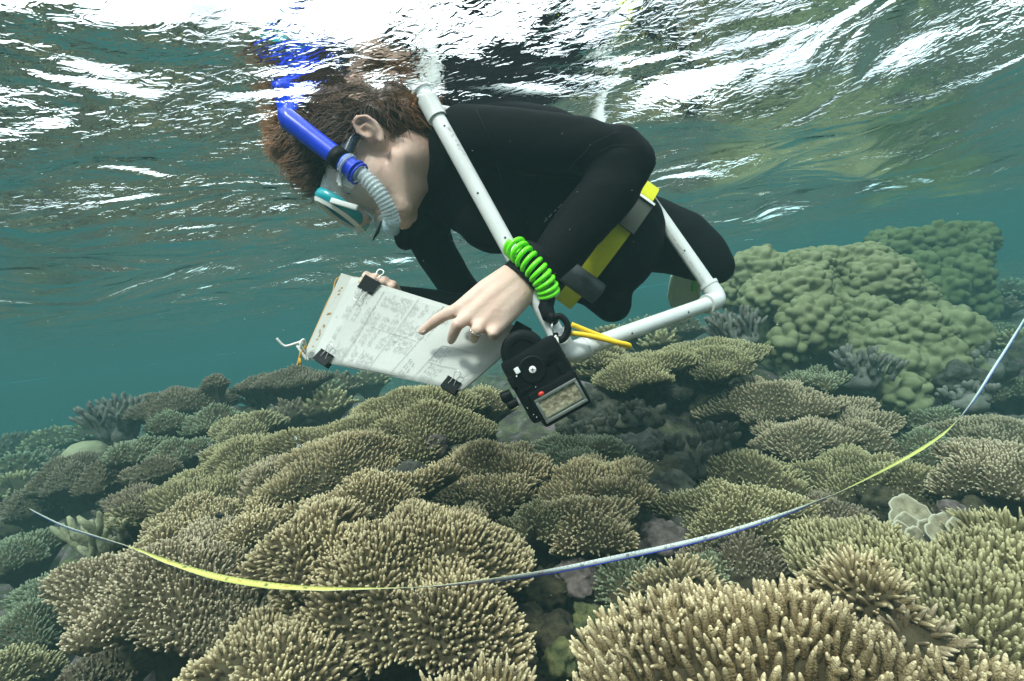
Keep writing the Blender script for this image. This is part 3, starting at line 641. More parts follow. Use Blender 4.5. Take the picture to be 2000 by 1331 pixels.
for lab, px, py, d, r, m in [
    ('pink crusted rock lump right under the yellow tape', 465, 1112, 1.10, 34, 1), ('pink crusted knob above the tape beside the rounded shoulder', 440, 1080, 1.16, 26, 1), ('small pink rock below the tape in the hollow', 508, 1158, 1.04, 26, 1),
    ('pink rock at the mouth of the hollow', 480, 1190, 1.06, 26, 1), ('pink rock tucked against the rounded shoulder', 530, 1110, 1.12, 24, 1),
    ('pink rock on the near lip of the hole under the clipboard', 845, 870, 1.50, 24, 1), ('pink rock inside the hole under the clipboard', 770, 895, 1.50, 26, 1), ('grey rock at the back of the hole', 805, 880, 1.56, 24, 3), ('pale rock on the floor of the hole', 800, 930, 1.38, 30, 3)]:
    rock(lab, px, py, d, r, m, pk, 0.25)
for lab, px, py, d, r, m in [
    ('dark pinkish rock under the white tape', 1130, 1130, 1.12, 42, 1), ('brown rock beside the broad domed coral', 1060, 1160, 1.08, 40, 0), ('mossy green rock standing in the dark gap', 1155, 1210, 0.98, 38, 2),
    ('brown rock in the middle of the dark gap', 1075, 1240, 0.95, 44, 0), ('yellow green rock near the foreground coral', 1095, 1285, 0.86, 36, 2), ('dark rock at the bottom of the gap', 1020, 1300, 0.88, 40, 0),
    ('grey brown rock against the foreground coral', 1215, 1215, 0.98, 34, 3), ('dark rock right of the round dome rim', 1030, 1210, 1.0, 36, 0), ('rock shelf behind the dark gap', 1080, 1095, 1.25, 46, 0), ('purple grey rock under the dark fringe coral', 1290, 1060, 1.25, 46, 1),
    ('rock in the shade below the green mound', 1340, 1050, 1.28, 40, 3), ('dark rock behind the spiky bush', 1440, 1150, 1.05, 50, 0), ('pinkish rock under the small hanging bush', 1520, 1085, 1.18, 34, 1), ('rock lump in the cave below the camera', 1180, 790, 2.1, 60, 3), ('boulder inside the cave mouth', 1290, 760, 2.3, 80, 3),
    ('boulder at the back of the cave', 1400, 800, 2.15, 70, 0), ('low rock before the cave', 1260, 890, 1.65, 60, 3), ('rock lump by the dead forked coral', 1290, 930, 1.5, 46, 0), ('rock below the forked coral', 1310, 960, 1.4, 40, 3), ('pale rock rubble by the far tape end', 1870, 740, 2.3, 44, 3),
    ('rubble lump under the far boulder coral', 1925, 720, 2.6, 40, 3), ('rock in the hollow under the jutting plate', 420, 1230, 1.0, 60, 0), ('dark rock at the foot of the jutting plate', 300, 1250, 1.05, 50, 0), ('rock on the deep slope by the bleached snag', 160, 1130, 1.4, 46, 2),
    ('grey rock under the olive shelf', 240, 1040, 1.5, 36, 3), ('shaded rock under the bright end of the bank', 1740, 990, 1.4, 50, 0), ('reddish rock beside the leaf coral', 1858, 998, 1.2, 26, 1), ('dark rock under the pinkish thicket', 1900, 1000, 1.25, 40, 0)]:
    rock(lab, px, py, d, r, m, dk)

# ------------------------------------------------------------------ small striped fish
FW = mat('fish_white', (0.6, 0.62, 0.58), 0.4, 0.4); FB = mat('fish_black', (0.01, 0.01, 0.012), 0.4, 0.4)
def fish(label, px, py, d, L, yaw, dark=False):
    root = empty('fish', tuple(P(px, py, d))); tag(root, label, 'fish', 'little reef fish')
    V, Fc = ICO[3]; x = V[:, 0]
    prof = np.clip(1 - 0.15 * x - 0.55 * np.clip(-x - 0.3, 0, 1), 0.2, 2)
    W = np.stack([x * 0.5 * L, V[:, 1] * 0.11 * L * prof, V[:, 2] * 0.27 * L * prof], 1)
    c, s = math.cos(yaw), math.sin(yaw); R = np.array([[c, -s, 0], [s, c, 0], [0, 0, 1]])
    me = npmesh('body', W @ R.T, Fc); me.materials.append(FB if dark else FW); me.materials.append(FB)
    for f in me.polygons:
        xc = sum(W[v][0] for v in f.vertices) / 3 / L
        if 0.28 < xc < 0.40 or 0.0 < xc < 0.13 or -0.32 < xc < -0.18: f.material_index = 1
    b = link('body', me); b.parent = root
    def fin(name, pts, m):
        V = []; n = len(pts)
        for y in (-0.006 * L, 0.006 * L): V += [(px_ * L, y, pz_ * L) for px_, pz_ in pts]
        Fc = [tuple(range(n)), tuple(reversed(range(n, 2 * n)))] + [(i, i + n, (i + 1) % n + n, (i + 1) % n) for i in range(n)]
        o = link(name, npmesh(name, (np.array(V) @ R.T), Fc, smooth=False), m); o.parent = root
    fin('tail_fin', [(-0.44, 0), (-0.66, 0.2), (-0.60, 0), (-0.66, -0.2)], FB); fin('dorsal_fin', [(0.2, 0.24), (0.02, 0.42), (-0.32, 0.30), (-0.34, 0.12)], FB); fin('anal_fin', [(0.05, -0.24), (-0.1, -0.38), (-0.32, -0.26), (-0.34, -0.12)], FB)
fish('tiny black and white striped fish above the coral terrace', 578, 857, 1.36, 0.026, 2.2)
fish('second striped fish just below the first one over the terrace', 584, 872, 1.34, 0.018, 2.6)
fish('striped fish hovering over the olive carpet', 1893, 1152, 0.76, 0.016, 0.4)
fish('striped fish near the upright crest of the carpet', 1937, 1124, 0.80, 0.016, 2.7)
fish('small dark fish over the coral cushion', 428, 1008, 1.16, 0.022, 3.0, True)
# ------------------------------------------------------------------ the snorkelling person
class Blob:
    """Overlapping balls and ellipsoids that are fused into one continuous skin."""
    def __init__(s): s.V = []; s.F = []; s.n = 0
    def _add(s, V, Fc): s.V.append(V); s.F.append(Fc + s.n); s.n += len(V)
    def ball(s, c, r): s._add(ICO[3][0] * r + np.array(c), ICO[3][1])
    def ell(s, c, a, b, cc):
        M_ = np.array([list(a), list(b), list(cc)]); s._add(ICO[4][0] @ M_ + np.array(c), ICO[4][1])
    def limb(s, pts):
        """pts: list of (point, radius), tapered between."""
        for (p, r), (q, r2) in zip(pts[:-1], pts[1:]):
            p = Vector(p); q = Vector(q); n = max(2, int((q - p).length / (0.22 * min(r, r2))))
            for i in range(n + 1):
                t = i / n; s.ball(p.lerp(q, t), r + (r2 - r) * t)
    def build(s, name, voxel, m, smooth=6, parent=None, factor=0.5):
        me = npmesh(name + '_raw', np.concatenate(s.V), np.concatenate(s.F)); o = bpy.data.objects.new(name, me); COL.objects.link(o)
        md = o.modifiers.new('r', 'REMESH'); md.mode = 'VOXEL'; md.voxel_size = voxel
        sm = o.modifiers.new('s', 'SMOOTH'); sm.iterations = smooth; sm.factor = factor
        dg = bpy.context.evaluated_depsgraph_get(); new = bpy.data.meshes.new_from_object(o.evaluated_get(dg))
        o.modifiers.clear(); o.data = new; new.name = name; new.materials.clear(); new.materials.append(m)
        new.polygons.foreach_set('use_smooth', np.ones(len(new.polygons), dtype=bool))
        bpy.data.meshes.remove(me)
        if parent is not None: attach(o, parent)
        return o

IMG = lambda x, y: (rt * x + up * y)                       # photo right / up as world directions
hu_ = IMG(-0.875, 0.485).normalized(); hf_ = IMG(-0.485, -0.875).normalized(); hl_ = -fw
YAW = math.radians(4)
hf = (hf_ * math.cos(YAW) + hl_ * math.sin(YAW)).normalized(); hu = hu_; hl = hu.cross(hf).normalized()
if hl.dot(-fw) < 0: hl = -hl
HC = P(735, 308, 1.02); HS = 1.08
def H(f, l, u): return HC + (hf * f + hl * l + hu * u) * HS

SKIN = mat('skin', (0.64, 0.46, 0.37), 0.5, 0.3, noise=(30, 0.5, (0.62, 0.37, 0.29)), bump=(150, 0.45, 0.002), sss=0.12)
NEO = mat('neoprene', (0.0045, 0.0045, 0.005), 0.85, 0.08, noise=(14, 0.5, (0.007, 0.007, 0.0075)), bump=(42, 0.25, 0.006))
NEO2 = mat('neoprene_trim', (0.006, 0.006, 0.007), 0.7, 0.1, bump=(300, 0.3, 0.001))

b = Blob()
def HE(c, r): b.ell(H(*c), hf * r[0] * HS, hl * r[1] * HS, hu * r[2] * HS)
HE((-0.012, 0, 0.035), (0.093, 0.074, 0.083))              # cranium
HE((0.035, 0, -0.020), (0.060, 0.062, 0.075))              # face
HE((0.055, 0, 0.028), (0.036, 0.058, 0.036))               # brow
HE((0.038, 0, -0.078), (0.044, 0.047, 0.034))              # jaw
b.ball(H(0.076, 0, -0.100), 0.019 * HS)                    # chin
for sl in (-1, 1):
    b.limb([(H(-0.005, 0.052 * sl, -0.055), 0.020), (H(0.06, 0.025 * sl, -0.098), 0.018)])    # jaw line
    b.ball(H(0.066, 0.036 * sl, -0.022), 0.026 * HS)       # cheek
    b.limb([(H(0.086, 0.012 * sl, 0.020), 0.010), (H(0.074, 0.048 * sl, 0.016), 0.010)])      # brow ridge
    b.ball(H(0.107, 0.011 * sl, -0.040), 0.009)            # nostril
b.limb([(H(0.088, 0, 0.008), 0.010), (H(0.103, 0, -0.016), 0.010), (H(0.116, 0, -0.034), 0.0125)])   # nose
b.limb([(H(0.090, -0.020, -0.062), 0.008), (H(0.099, 0, -0.060), 0.009), (H(0.090, 0.020, -0.062), 0.008)])   # upper lip
b.limb([(H(0.087, -0.018, -0.076), 0.008), (H(0.095, 0, -0.076), 0.009), (H(0.087, 0.018, -0.076), 0.008)])   # lower lip
# ears
for sl in (-1, 1):
    E = lambda f, u, l=0.0: H(-0.012 + f * 0.82, (0.074 + l * 0.8) * sl, 0.002 + u * 0.86)
    b.ell(E(-0.006, 0, 0.001), hf * 0.0165 - hl * sl * 0.008, hl * 0.0055, hu * 0.030)
    ring = [E(0.012, -0.004, 0.004), E(0.012, 0.016, 0.008), E(0.002, 0.031, 0.011), E(-0.013, 0.029, 0.015), E(-0.023, 0.012, 0.017), E(-0.021, -0.008, 0.014), E(-0.010, -0.024, 0.009), E(0.002, -0.031, 0.005)]
    b.limb([(p, 0.0042) for p in ring[:-1]] + [(ring[-1], 0.0065)])
    b.limb([(E(0.002, 0.018, 0.006), 0.003), (E(-0.010, 0.008, 0.009), 0.0035), (E(-0.008, -0.012, 0.007), 0.003)])
    b.ball(E(0.010, -0.006, 0.003), 0.0045)
# neck, thin core under the suit, then the writing hand
NK0 = H(-0.030, 0, -0.050); NK1 = P(838, 306, 1.06); NK2 = P(900, 335, 1.12)
b.limb([(H(-0.022, 0, -0.015), 0.050), (NK0, 0.056), (NK1, 0.060), (NK2, 0.060)])
b.limb([(H(0.03, 0, -0.085), 0.030), (P(822, 345, 1.05), 0.030), (P(860, 345, 1.08), 0.03)])      # throat
SH = P(905, 268, 1.00); EL = P(1222, 312, 0.955); WR = P(1030, 556, 0.905)
HIP = P(1185, 478, 1.18)
b.limb([(NK2, 0.05), (P(1000, 380, 1.14), 0.05), (HIP, 0.05), (P(1320, 470, 1.22), 0.03), (P(1385, 512, 1.2), 0.03), (P(1350, 495, 1.62), 0.022)])
b.limb([(HIP, 0.05), (P(1185, 575, 1.16), 0.03), (P(1160, 520, 1.6), 0.022)])
b.limb([(NK2, 0.05), (SH, 0.03), (EL, 0.03), (P(1150, 430, 0.93), 0.03), (WR, 0.027)])
b.limb([(NK2, 0.05), (P(822, 425, 1.20), 0.03), (P(850, 490, 1.22), 0.028), (P(890, 555, 1.22), 0.026), (P(938, 615, 1.2), 0.024), (P(860, 600, 1.13), 0.024), (P(775, 585, 1.06), 0.022), (P(750, 566, 1.0), 0.02)])
MCP = [P(899, 603, 0.842), P(914, 619, 0.836), P(939, 633, 0.838), P(966, 645, 0.846)]
for k_ in range(3):
    q_ = (MCP[k_] + MCP[k_ + 1]) * 0.5 + fw * 0.002; b.limb([(WR.lerp(q_, 0.25), 0.028), (WR.lerp(q_, 0.65), 0.0215), (q_, 0.0135)])
for w0, k_, r0_, r1_ in ((P(998, 532, 0.898), 0, 0.024, 0.0135), (P(1006, 541, 0.894), 1, 0.026, 0.0135), (P(1018, 553, 0.894), 2, 0.026, 0.013), (P(1030, 566, 0.898), 3, 0.023, 0.013)):
    b.limb([(w0.lerp(WR, 0.2), r0_), (w0.lerp(MCP[k_], 0.5), (r0_ + r1_) * 0.5), (MCP[k_], r1_)])
b.limb([(MCP[0], 0.0125), (P(866, 617, 0.846), 0.0102), (P(852, 626, 0.850), 0.0100), (P(838, 637, 0.857), 0.0088), (P(825, 647, 0.862), 0.0078)])       # index
b.limb([(MCP[1], 0.0125), (P(893, 634, 0.818), 0.0100), (P(888, 647, 0.826), 0.0096), (P(884, 657, 0.843), 0.0088), (P(881, 665, 0.853), 0.0078)])       # middle
b.limb([(MCP[2], 0.0120), (P(931, 645, 0.814), 0.0096), (P(928, 652, 0.826), 0.0090), (P(927, 658, 0.842), 0.0084), (P(926, 664, 0.850), 0.0074)])       # ring finger
b.limb([(MCP[3], 0.0118), (P(962, 652, 0.824), 0.0086), (P(962, 657, 0.836), 0.0080), (P(966, 658, 0.850), 0.0074), (P(970, 655, 0.856), 0.0066)])       # little
b.limb([(P(990, 560, 0.912), 0.016), (P(950, 588, 0.890), 0.0145), (P(918, 606, 0.880), 0.0110), (P(898, 620, 0.876), 0.0090)])                             # thumb
# fingers of the far hand showing over the board's edge
for i, (fx, fy) in enumerate(((716, 538), (734, 541), (752, 547), (768, 556))):
    b.limb([(P(756, 570, 1.0), 0.016), (P(fx + 6, fy + 12, 0.99), 0.0095), (P(fx, fy, 0.965), 0.0085), (P(fx - 3, fy + 4, 0.950), 0.0075)])
person = b.build('person', 0.0032, SKIN, 5)
bmn = bmesh.new(); bmn.from_mesh(person.data); ncs = [H(-0.02, 0, -0.085), P(838, 316, 1.06), H(0.01, 0.03, -0.075)]
vsel = [v for v in bmn.verts if min((v.co - q).length for q in ncs) < 0.075 and (v.co - HC).dot(hu) < -0.042 * HS and (v.co - HC).dot(hf) < 0.06]
for it in range(60): bmesh.ops.smooth_vert(bmn, verts=vsel, factor=0.5, use_axis_x=True, use_axis_y=True, use_axis_z=True)
bmn.to_mesh(person.data); bmn.free()
tag(person, 'snorkeller in a black wetsuit floating face down and pointing at a clipboard', 'person')

# wetsuit over it
b = Blob()
Tn = (P(1185, 478, 1.18) - P(890, 318, 1.10)).normalized(); Wn = (-fw - Tn * (-fw).dot(Tn)).normalized(); Un = Tn.cross(Wn).normalized()
b.ell(P(952, 345, 1.13), Tn * 0.175, Un * 0.140, Wn * 0.150)
b.ell(P(1075, 405, 1.16), Tn * 0.165, Un * 0.128, Wn * 0.140)
Th = IMG(0.81, -0.586).normalized(); Uh = IMG(0.586, 0.81).normalized(); Wh = -fw
b.ell(P(1180, 478, 1.18), Th * 0.125, Uh * 0.150, Wh * 0.150)
b.limb([(P(880, 295, 1.10), 0.088), (P(960, 290, 1.11), 0.102), (P(1060, 305, 1.11), 0.102), (P(1150, 340, 1.12), 0.095)])               # upper back
b.ell(P(962, 425, 1.09), Tn * 0.085, Un * 0.075, Wn * 0.08)                                                 # chest
b.limb([(NK1 + (NK2 - NK1) * 0.35, 0.064), (NK2, 0.085), (P(930, 340, 1.12), 0.11)])
b.limb([(SH, 0.061), (P(1000, 276, 0.985), 0.061), (P(1120, 290, 0.97), 0.057), (P(1195, 302, 0.958), 0.054), (EL, 0.053)])
b.limb([(EL, 0.053), (P(1196, 365, 0.945), 0.055), (P(1140, 432, 0.93), 0.050), (P(1075, 508, 0.912), 0.039), (P(1040, 545, 0.906), 0.035)])
b.limb([(P(880, 330, 1.06), 0.07), (SH, 0.061)])
b.limb([(P(875, 370, 1.16), 0.07), (P(822, 425, 1.20), 0.058), (P(850, 490, 1.22), 0.050), (P(890, 555, 1.22), 0.044), (P(938, 615, 1.2), 0.042), (P(860, 600, 1.13), 0.038), (P(775, 585, 1.06), 0.030)])
b.limb([(P(800, 415, 1.12), 0.040), (P(792, 452, 1.15), 0.030), (P(792, 470, 1.16), 0.024)])
b.limb([(P(1215, 455, 1.22), 0.102), (P(1265, 458, 1.23), 0.090), (P(1325, 474, 1.22), 0.078), (P(1370, 500, 1.2), 0.061), (P(1397, 520, 1.19), 0.044)])
b.limb([(P(1397, 520, 1.2), 0.044), (P(1375, 505, 1.4), 0.045), (P(1352, 495, 1.62), 0.030)])
b.limb([(P(1168, 516, 1.2), 0.088), (P(1179, 558, 1.18), 0.064), (P(1196, 592, 1.15), 0.044)])
b.limb([(P(1196, 592, 1.16), 0.042), (P(1172, 545, 1.4), 0.046), (P(1160, 520, 1.6), 0.03)])
suit = b.build('wetsuit', 0.0056, NEO, 10, person)
# soft folds at elbow and hip
vv = np.empty(len(suit.data.vertices) * 3, dtype=np.float32); suit.data.vertices.foreach_get('co', vv); vv = vv.reshape(-1, 3)
nn = np.empty_like(vv.ravel()); suit.data.vertices.foreach_get('normal', nn); nn = nn.reshape(-1, 3)
elp = np.array(EL); hp = np.array(P(1240, 480, 1.16))
fold = np.exp(-((vv - elp) ** 2).sum(1) / 0.012) + 0.8 * np.exp(-((vv - hp) ** 2).sum(1) / 0.010) + 0.25
dv = 0.6 * fbm(vv * np.array([14, 14, 30]), 120, 3) + 0.5 * np.sin((vv @ np.array(IMG(0.9, 0.2))) * 95 + 7 * vnoise(vv * 9, 121)) * np.clip(fold - 0.35, 0, 1); vv = vv + nn * (0.009 * fold * dv)[:, None]
suit.data.vertices.foreach_set('co', vv.ravel()); suit.data.update()

def ring_band(name, m, parent, path, radii, rim=0.004, seg=36):
    """Open sleeve end: outer wall plus inner lip, clean edge at path[0]."""
    pts = [Vector(p) for p in path]; ax = (pts[1] - pts[0]).normalized()
    V1, F1 = tube_arrays(pts, radii, seg, False); V2, F2 = tube_arrays([pts[0] - ax * 0.0005, pts[0] + ax * 0.03], [radii[0] - rim, radii[0] - rim], seg, False)
    mb = MB(); mb.add(V1, F1); mb.add(V2, F2); V3, F3 = tube_arrays([pts[0], pts[0] - ax * 0.0006], [radii[0], radii[0] - rim], seg, False); mb.add(V3, F3)
    return mb.build(name, m, parent)
cax = IMG(0.99, -0.10) + fw * 0.35
ring_band('collar', NEO2, suit, [P(829, 303, 1.055), P(829, 303, 1.055) + cax.normalized() * 0.03, P(880, 322, 1.10)], [0.067, 0.069, 0.080])
wax = (P(1150, 430, 0.93) - WR).normalized()
ring_band('cuff', NEO2, suit, [P(1014, 549, 0.900), P(1014, 549, 0.900) + wax * 0.012, P(1014, 549, 0.900) + wax * 0.06], [0.0385, 0.0375, 0.040])

BV = BVHTree.FromPolygons([tuple(v) for v in vv], [tuple(p.vertices) for p in suit.data.polygons])
def on_suit(px, py, off=0.0012):
    d = (P(px, py, 1.0) - CAM).normalized(); h = BV.ray_cast(CAM, d)
    return (h[0] - d * off) if h[0] else P(px, py, 1.05)
LOGO = mat('logo_print', (0.22, 0.24, 0.26), 0.6, 0.2)
mb = MB(); pts = [on_suit(893 + 17 * math.cos(a), 467 + 10 * math.sin(a) + 17 * math.cos(a) * 0.35) for a in [2 * PI * i / 28 for i in range(29)]]
mb.tube(pts, 0.0007, 5); mb.tube([on_suit(x, y) for x, y in ((880, 469), (888, 472), (898, 472), (904, 468))], [0.0004, 0.0011, 0.0014, 0.0004], 5)
mb.tube([on_suit(x, y) for x, y in ((899, 471), (897, 464), (890, 462))], [0.0014, 0.001, 0.0003], 5); mb.build('logo', LOGO, suit)
mb = MB()
rs = random.Random(4)
for i in range(16):
    t = i / 15; x = 1064 + 32 * t; y = 433 - 33 * t; l = rs.uniform(0.4, 1.4)
    if rs.random() < 0.8: mb.tube([on_suit(x, y), on_suit(x + 1.4 * l, y - 1.6 * l)], [0.0008, 0.0005], 5)
mb.build('scuff_mark', mat('scuff', (0.7, 0.72, 0.7), 0.8), suit)
seam = mat('seam_thread', (0.007, 0.007, 0.008), 0.7, 0.15)
for path in (((930, 215), (965, 290), (985, 380)), ((1110, 330), (1160, 280), (1205, 258)), ((1170, 300), (1195, 285), (1240, 285)), ((860, 280), (880, 330), (875, 385), (850, 410))):
    P3 = []
    for i in range(13):
        t = i / 12 * (len(path) - 1); k_ = min(int(t), len(path) - 2); f_ = t - k_
        P3.append(on_suit(path[k_][0] * (1 - f_) + path[k_ + 1][0] * f_, path[k_][1] * (1 - f_) + path[k_ + 1][1] * f_, 0.0004))
    MB().tube(P3, 0.0012, 5).build('seam', seam, suit)

# eyes, ring, nails
EYE = mat('eye_white', (0.75, 0.73, 0.70), 0.2, 0.5); IRIS = mat('iris', (0.06, 0.04, 0.025), 0.2, 0.5)
for sl in (-1, 1):
    V, Fc = ICO[3]; o = link('eye', npmesh('eye', V * 0.0122 * HS + np.array(H(0.0775, 0.031 * sl, 0.0)), Fc), EYE); attach(o, person)
    o2 = link('iris', npmesh('iris', V * 0.0062 + np.array(H(0.0845, 0.031 * sl, -0.002)), Fc), IRIS); attach(o2, o)
rp = P(930.5, 647, 0.818); ra = (P(928, 652, 0.826) - P(933, 642, 0.820)).normalized(); e1 = ra.orthogonal().normalized(); e2 = ra.cross(e1)
MB().tube([rp + (e1 * math.cos(a) + e2 * math.sin(a)) * 0.0104 for a in [2 * PI * i / 24 for i in range(25)]], 0.0013, 8).build('ring', mat('ring_metal', (0.62, 0.58, 0.50), 0.25, 0.5, metal=1.0), person)
NAIL = mat('fingernail', (0.74, 0.52, 0.44), 0.3, 0.5)
for c, ax_, nr_ in ((P(827, 644, 0.8555), P(820, 652, 0.862) - P(838, 637, 0.857), IMG(-0.35, 0.45) - fw), (P(882, 663, 0.8455), P(881, 668, 0.853) - P(884, 657, 0.843), IMG(-0.2, 0) - fw), (P(926.5, 661, 0.8430), P(926, 666, 0.85) - P(927, 658, 0.842), -fw)):
    a_ = ax_.normalized(); n_ = (nr_ - a_ * nr_.dot(a_)).normalized(); s_ = a_.cross(n_); V, Fc = ICO[3]
    o = link('fingernail', npmesh('fingernail', V @ np.array([list(a_ * 0.0062), list(s_ * 0.0052), list(n_ * 0.0016)]) + np.array(c), Fc), NAIL); attach(o, person)

# hair: a close cap and some thousands of floating curls
HAIR = bpy.data.materials.new('hair'); HAIR.use_nodes = True; hn = HAIR.node_tree; hb = hn.nodes['Principled BSDF']; hb.inputs['Roughness'].default_value = 0.45; hb.inputs['Specular IOR Level'].default_value = 0.35
ha = hn.nodes.new('ShaderNodeAttribute'); ha.attribute_name = 'tip'; hc = hn.nodes.new('ShaderNodeValToRGB')
hc.color_ramp.elements[0].position = 0.1; hc.color_ramp.elements[0].color = (0.035, 0.019, 0.011, 1); hc.color_ramp.elements[1].position = 1.0; hc.color_ramp.elements[1].color = (0.42, 0.20, 0.085, 1); em = hc.color_ramp.elements.new(0.6); em.color = (0.12, 0.058, 0.027, 1)
hn.links.new(ha.outputs['Fac'], hc.inputs['Fac']); hn.links.new(hc.outputs['Color'], hb.inputs['Base Color'])
def hair():
    rg = np.random.default_rng(77)
    hb_ = Blob()
    def he(c, r): hb_.ell(H(*c), hf * r[0] * HS * 0.95, hl * r[1] * HS * 0.97, hu * r[2] * HS * 0.95)
    he((-0.018, 0, 0.054), (0.092, 0.086, 0.072)); he((-0.055, 0, 0.015), (0.055, 0.074, 0.060)); he((-0.045, 0, 0.075), (0.068, 0.074, 0.062))
    he((0.030, 0, 0.108), (0.052, 0.066, 0.046)); he((0.062, 0, 0.098), (0.042, 0.058, 0.036)); he((0.045, 0.01, 0.138), (0.040, 0.050, 0.040)); he((0.082, 0, 0.076), (0.026, 0.046, 0.024)); he((0.020, 0, 0.150), (0.030, 0.040, 0.030))
    he((-0.088, 0, -0.022), (0.046, 0.052, 0.046)); he((-0.100, 0, -0.055), (0.034, 0.040, 0.032)); he((-0.095, 0, 0.020), (0.040, 0.055, 0.042))
    cap = hb_.build('cap', 0.005, HAIR, 6)
    root = empty('hair', tuple(HC)); root.parent = person
    me = cap.data; n = len(me.vertices); V = np.empty(n * 3, np.float32); me.vertices.foreach_get('co', V); V = V.reshape(-1, 3).astype(float); Nn = np.empty(n * 3, np.float32); me.vertices.foreach_get('normal', Nn); Nn = Nn.reshape(-1, 3).astype(float)
    hc_ = np.array(HC); ix = (V - hc_) @ np.array(rt); iy = (V - hc_) @ np.array(up)
    # the flow: front locks sweep forward and down, rear locks stream to the back
    side_ = np.clip((ix + 0.035) / 0.09, 0, 1)[:, None]
    flow = np.array(IMG(-0.80, -0.55))[None] * (1 - side_) + np.array(IMG(0.92, -0.10))[None] * side_
    wob = np.stack([fbm(V * 16, 201, 2), fbm(V * 16, 205, 2), fbm(V * 16, 209, 2)], 1)
    flow = flow + 0.75 * wob; flow -= Nn * (flow * Nn).sum(1)[:, None]; flow /= np.linalg.norm(flow, axis=1, keepdims=True) + 1e-9
    # waves in the mass itself
    V2 = V + Nn * (0.006 * fbm(V * 22, 211, 3) + 0.004 * np.sin((V @ np.array(IMG(0.5, 0.8))) * 180 + 6 * wob[:, 0]))[:, None]
    me.vertices.foreach_set('co', V2.astype(np.float32).ravel()); at = me.attributes.new('tip', 'FLOAT', 'POINT'); at.data.foreach_set('value', np.full(n, 0.15, np.float32)); me.update()
    cap.parent = root; cap.matrix_parent_inverse = Matrix.Translation(root.location).inverted()
    N = 6500; idx = rg.integers(0, n, N); R0 = V2[idx] + rg.normal(0, 0.002, (N, 3)); D0 = flow[idx]; N0 = Nn[idx]
    wild = (rg.random(N) < 0.12)
    L = rg.uniform(0.025, 0.060, N) * np.where(wild, 1.15, 1.0); lift = np.where(wild, rg.uniform(0.15, 0.45, N), rg.uniform(0.0, 0.10, N))
    T = np.linspace(0, 1, 6); e2 = np.cross(D0, N0); ph = rg.uniform(0, 6.28, N) * 0.3 + wob[idx, 1] * 8; fr = rg.uniform(6, 9, N); am = 0.13 * L
    pts = R0[:, None] + D0[:, None] * (L[:, None] * T[None])[..., None] + N0[:, None] * (L * lift)[:, None, None] * (np.sin(T * 2.2) * 0.8)[None, :, None] + e2[:, None] * (am[:, None] * (T[None] ** 0.7) * np.sin(fr[:, None] * T[None] + ph[:, None]))[..., None]
    f1, f2 = frames(D0); rad = 0.0010 * (1 - 0.75 * T); k3 = np.arange(3) * 2 * PI / 3
    ringv = f1[:, None, None] * np.cos(k3)[None, None, :, None] + f2[:, None, None] * np.sin(k3)[None, None, :, None]
    VV = pts[:, :, None, :] + ringv * rad[None, :, None, None]; n8 = 6; fc = []
    for i in range(n8 - 1):
        for k_ in range(3): fc.append((i * 3 + k_, i * 3 + (k_ + 1) % 3, (i + 1) * 3 + (k_ + 1) % 3, (i + 1) * 3 + k_))
    fc = np.array(fc); FF = (fc[None] + (np.arange(N) * n8 * 3)[:, None, None]).reshape(-1, 4)
    fair = np.clip((ix[idx] - 0.015) / 0.05, 0, 1) * 1.0 + np.clip((-ix[idx] - 0.10) / 0.04, 0, 1) * 1.0
    tone = np.clip(0.16 + (0.38 + fair[:, None]) * (0.35 + 0.65 * T[None]) * rg.uniform(0.4, 1.1, (N, 1)), 0, 1)
    o = link('curls', npmesh('curls', VV.reshape(-1, 3), FF, attr={'tip': np.repeat(tone.ravel(), 3)}), HAIR); o.parent = root; o.matrix_parent_inverse = Matrix.Translation(root.location).inverted(); o['kind'] = 'stuff'
hair()
# ------------------------------------------------------------------ materials of the gear
PVC = mat('pvc', (0.66, 0.68, 0.66), 0.4, 0.35, noise=(30, 0.35, (0.56, 0.59, 0.57)), bump=(200, 0.06, 0.001))
MARK = mat('dark_mark', (0.05, 0.05, 0.05), 0.7); YEL = mat('yellow_rubber', (0.85, 0.55, 0.02), 0.35, 0.5); STEEL = mat('steel', (0.62, 0.60, 0.55), 0.3, 0.5, metal=1.0)
BLACK = mat('black_plastic', (0.004, 0.004, 0.0045), 0.5, 0.12, bump=(240, 0.15, 0.001)); BLACKS = mat('black_gloss', (0.004, 0.004, 0.0045), 0.5, 0.12)
STRING = mat('white_string', (0.72, 0.70, 0.64), 0.9, bump=(500, 0.5, 0.001))

# ------------------------------------------------------------------ snorkel and mask
BLUE = mat('blue_plastic', (0.012, 0.05, 0.62), 0.28, 0.5); 
def clear(name, col, a, rough=0.15):
    return mat(name, col, rough, 0.5, alpha=a)
HOSE = clear('clear_hose', (0.66, 0.78, 0.80), 0.36); SILI = clear('clear_silicone', (0.60, 0.72, 0.75), 0.20, 0.2); TEAL = mat('teal_frame', (0.01, 0.33, 0.38), 0.25, 0.5); WHITEP = mat('white_plastic', (0.78, 0.80, 0.78), 0.35, 0.5)
sn = empty('snorkel', tuple(P(690, 330, 0.905))); tag(sn, 'blue snorkel with a clear ribbed hose at the mouth', 'snorkel')
a0 = P(552, 226, 0.915); a1 = P(697, 337, 0.900); dr = (a1 - a0)
V, Fc = tube_arrays([a0 + dr * t for t in (0, 0.1, 0.3, 0.6, 0.85, 1.0)], [0.0185, 0.0185, 0.0182, 0.0178, 0.0172, 0.0170], 24, False)
slant = IMG(-0.9, 0.45).normalized()
for i in range(24):
    v = Vector(V[i]); off = (v - a0).dot(IMG(0.6, 0.8)) ; V[i] = v - dr.normalized() * (0.016 * (off / 0.0185))
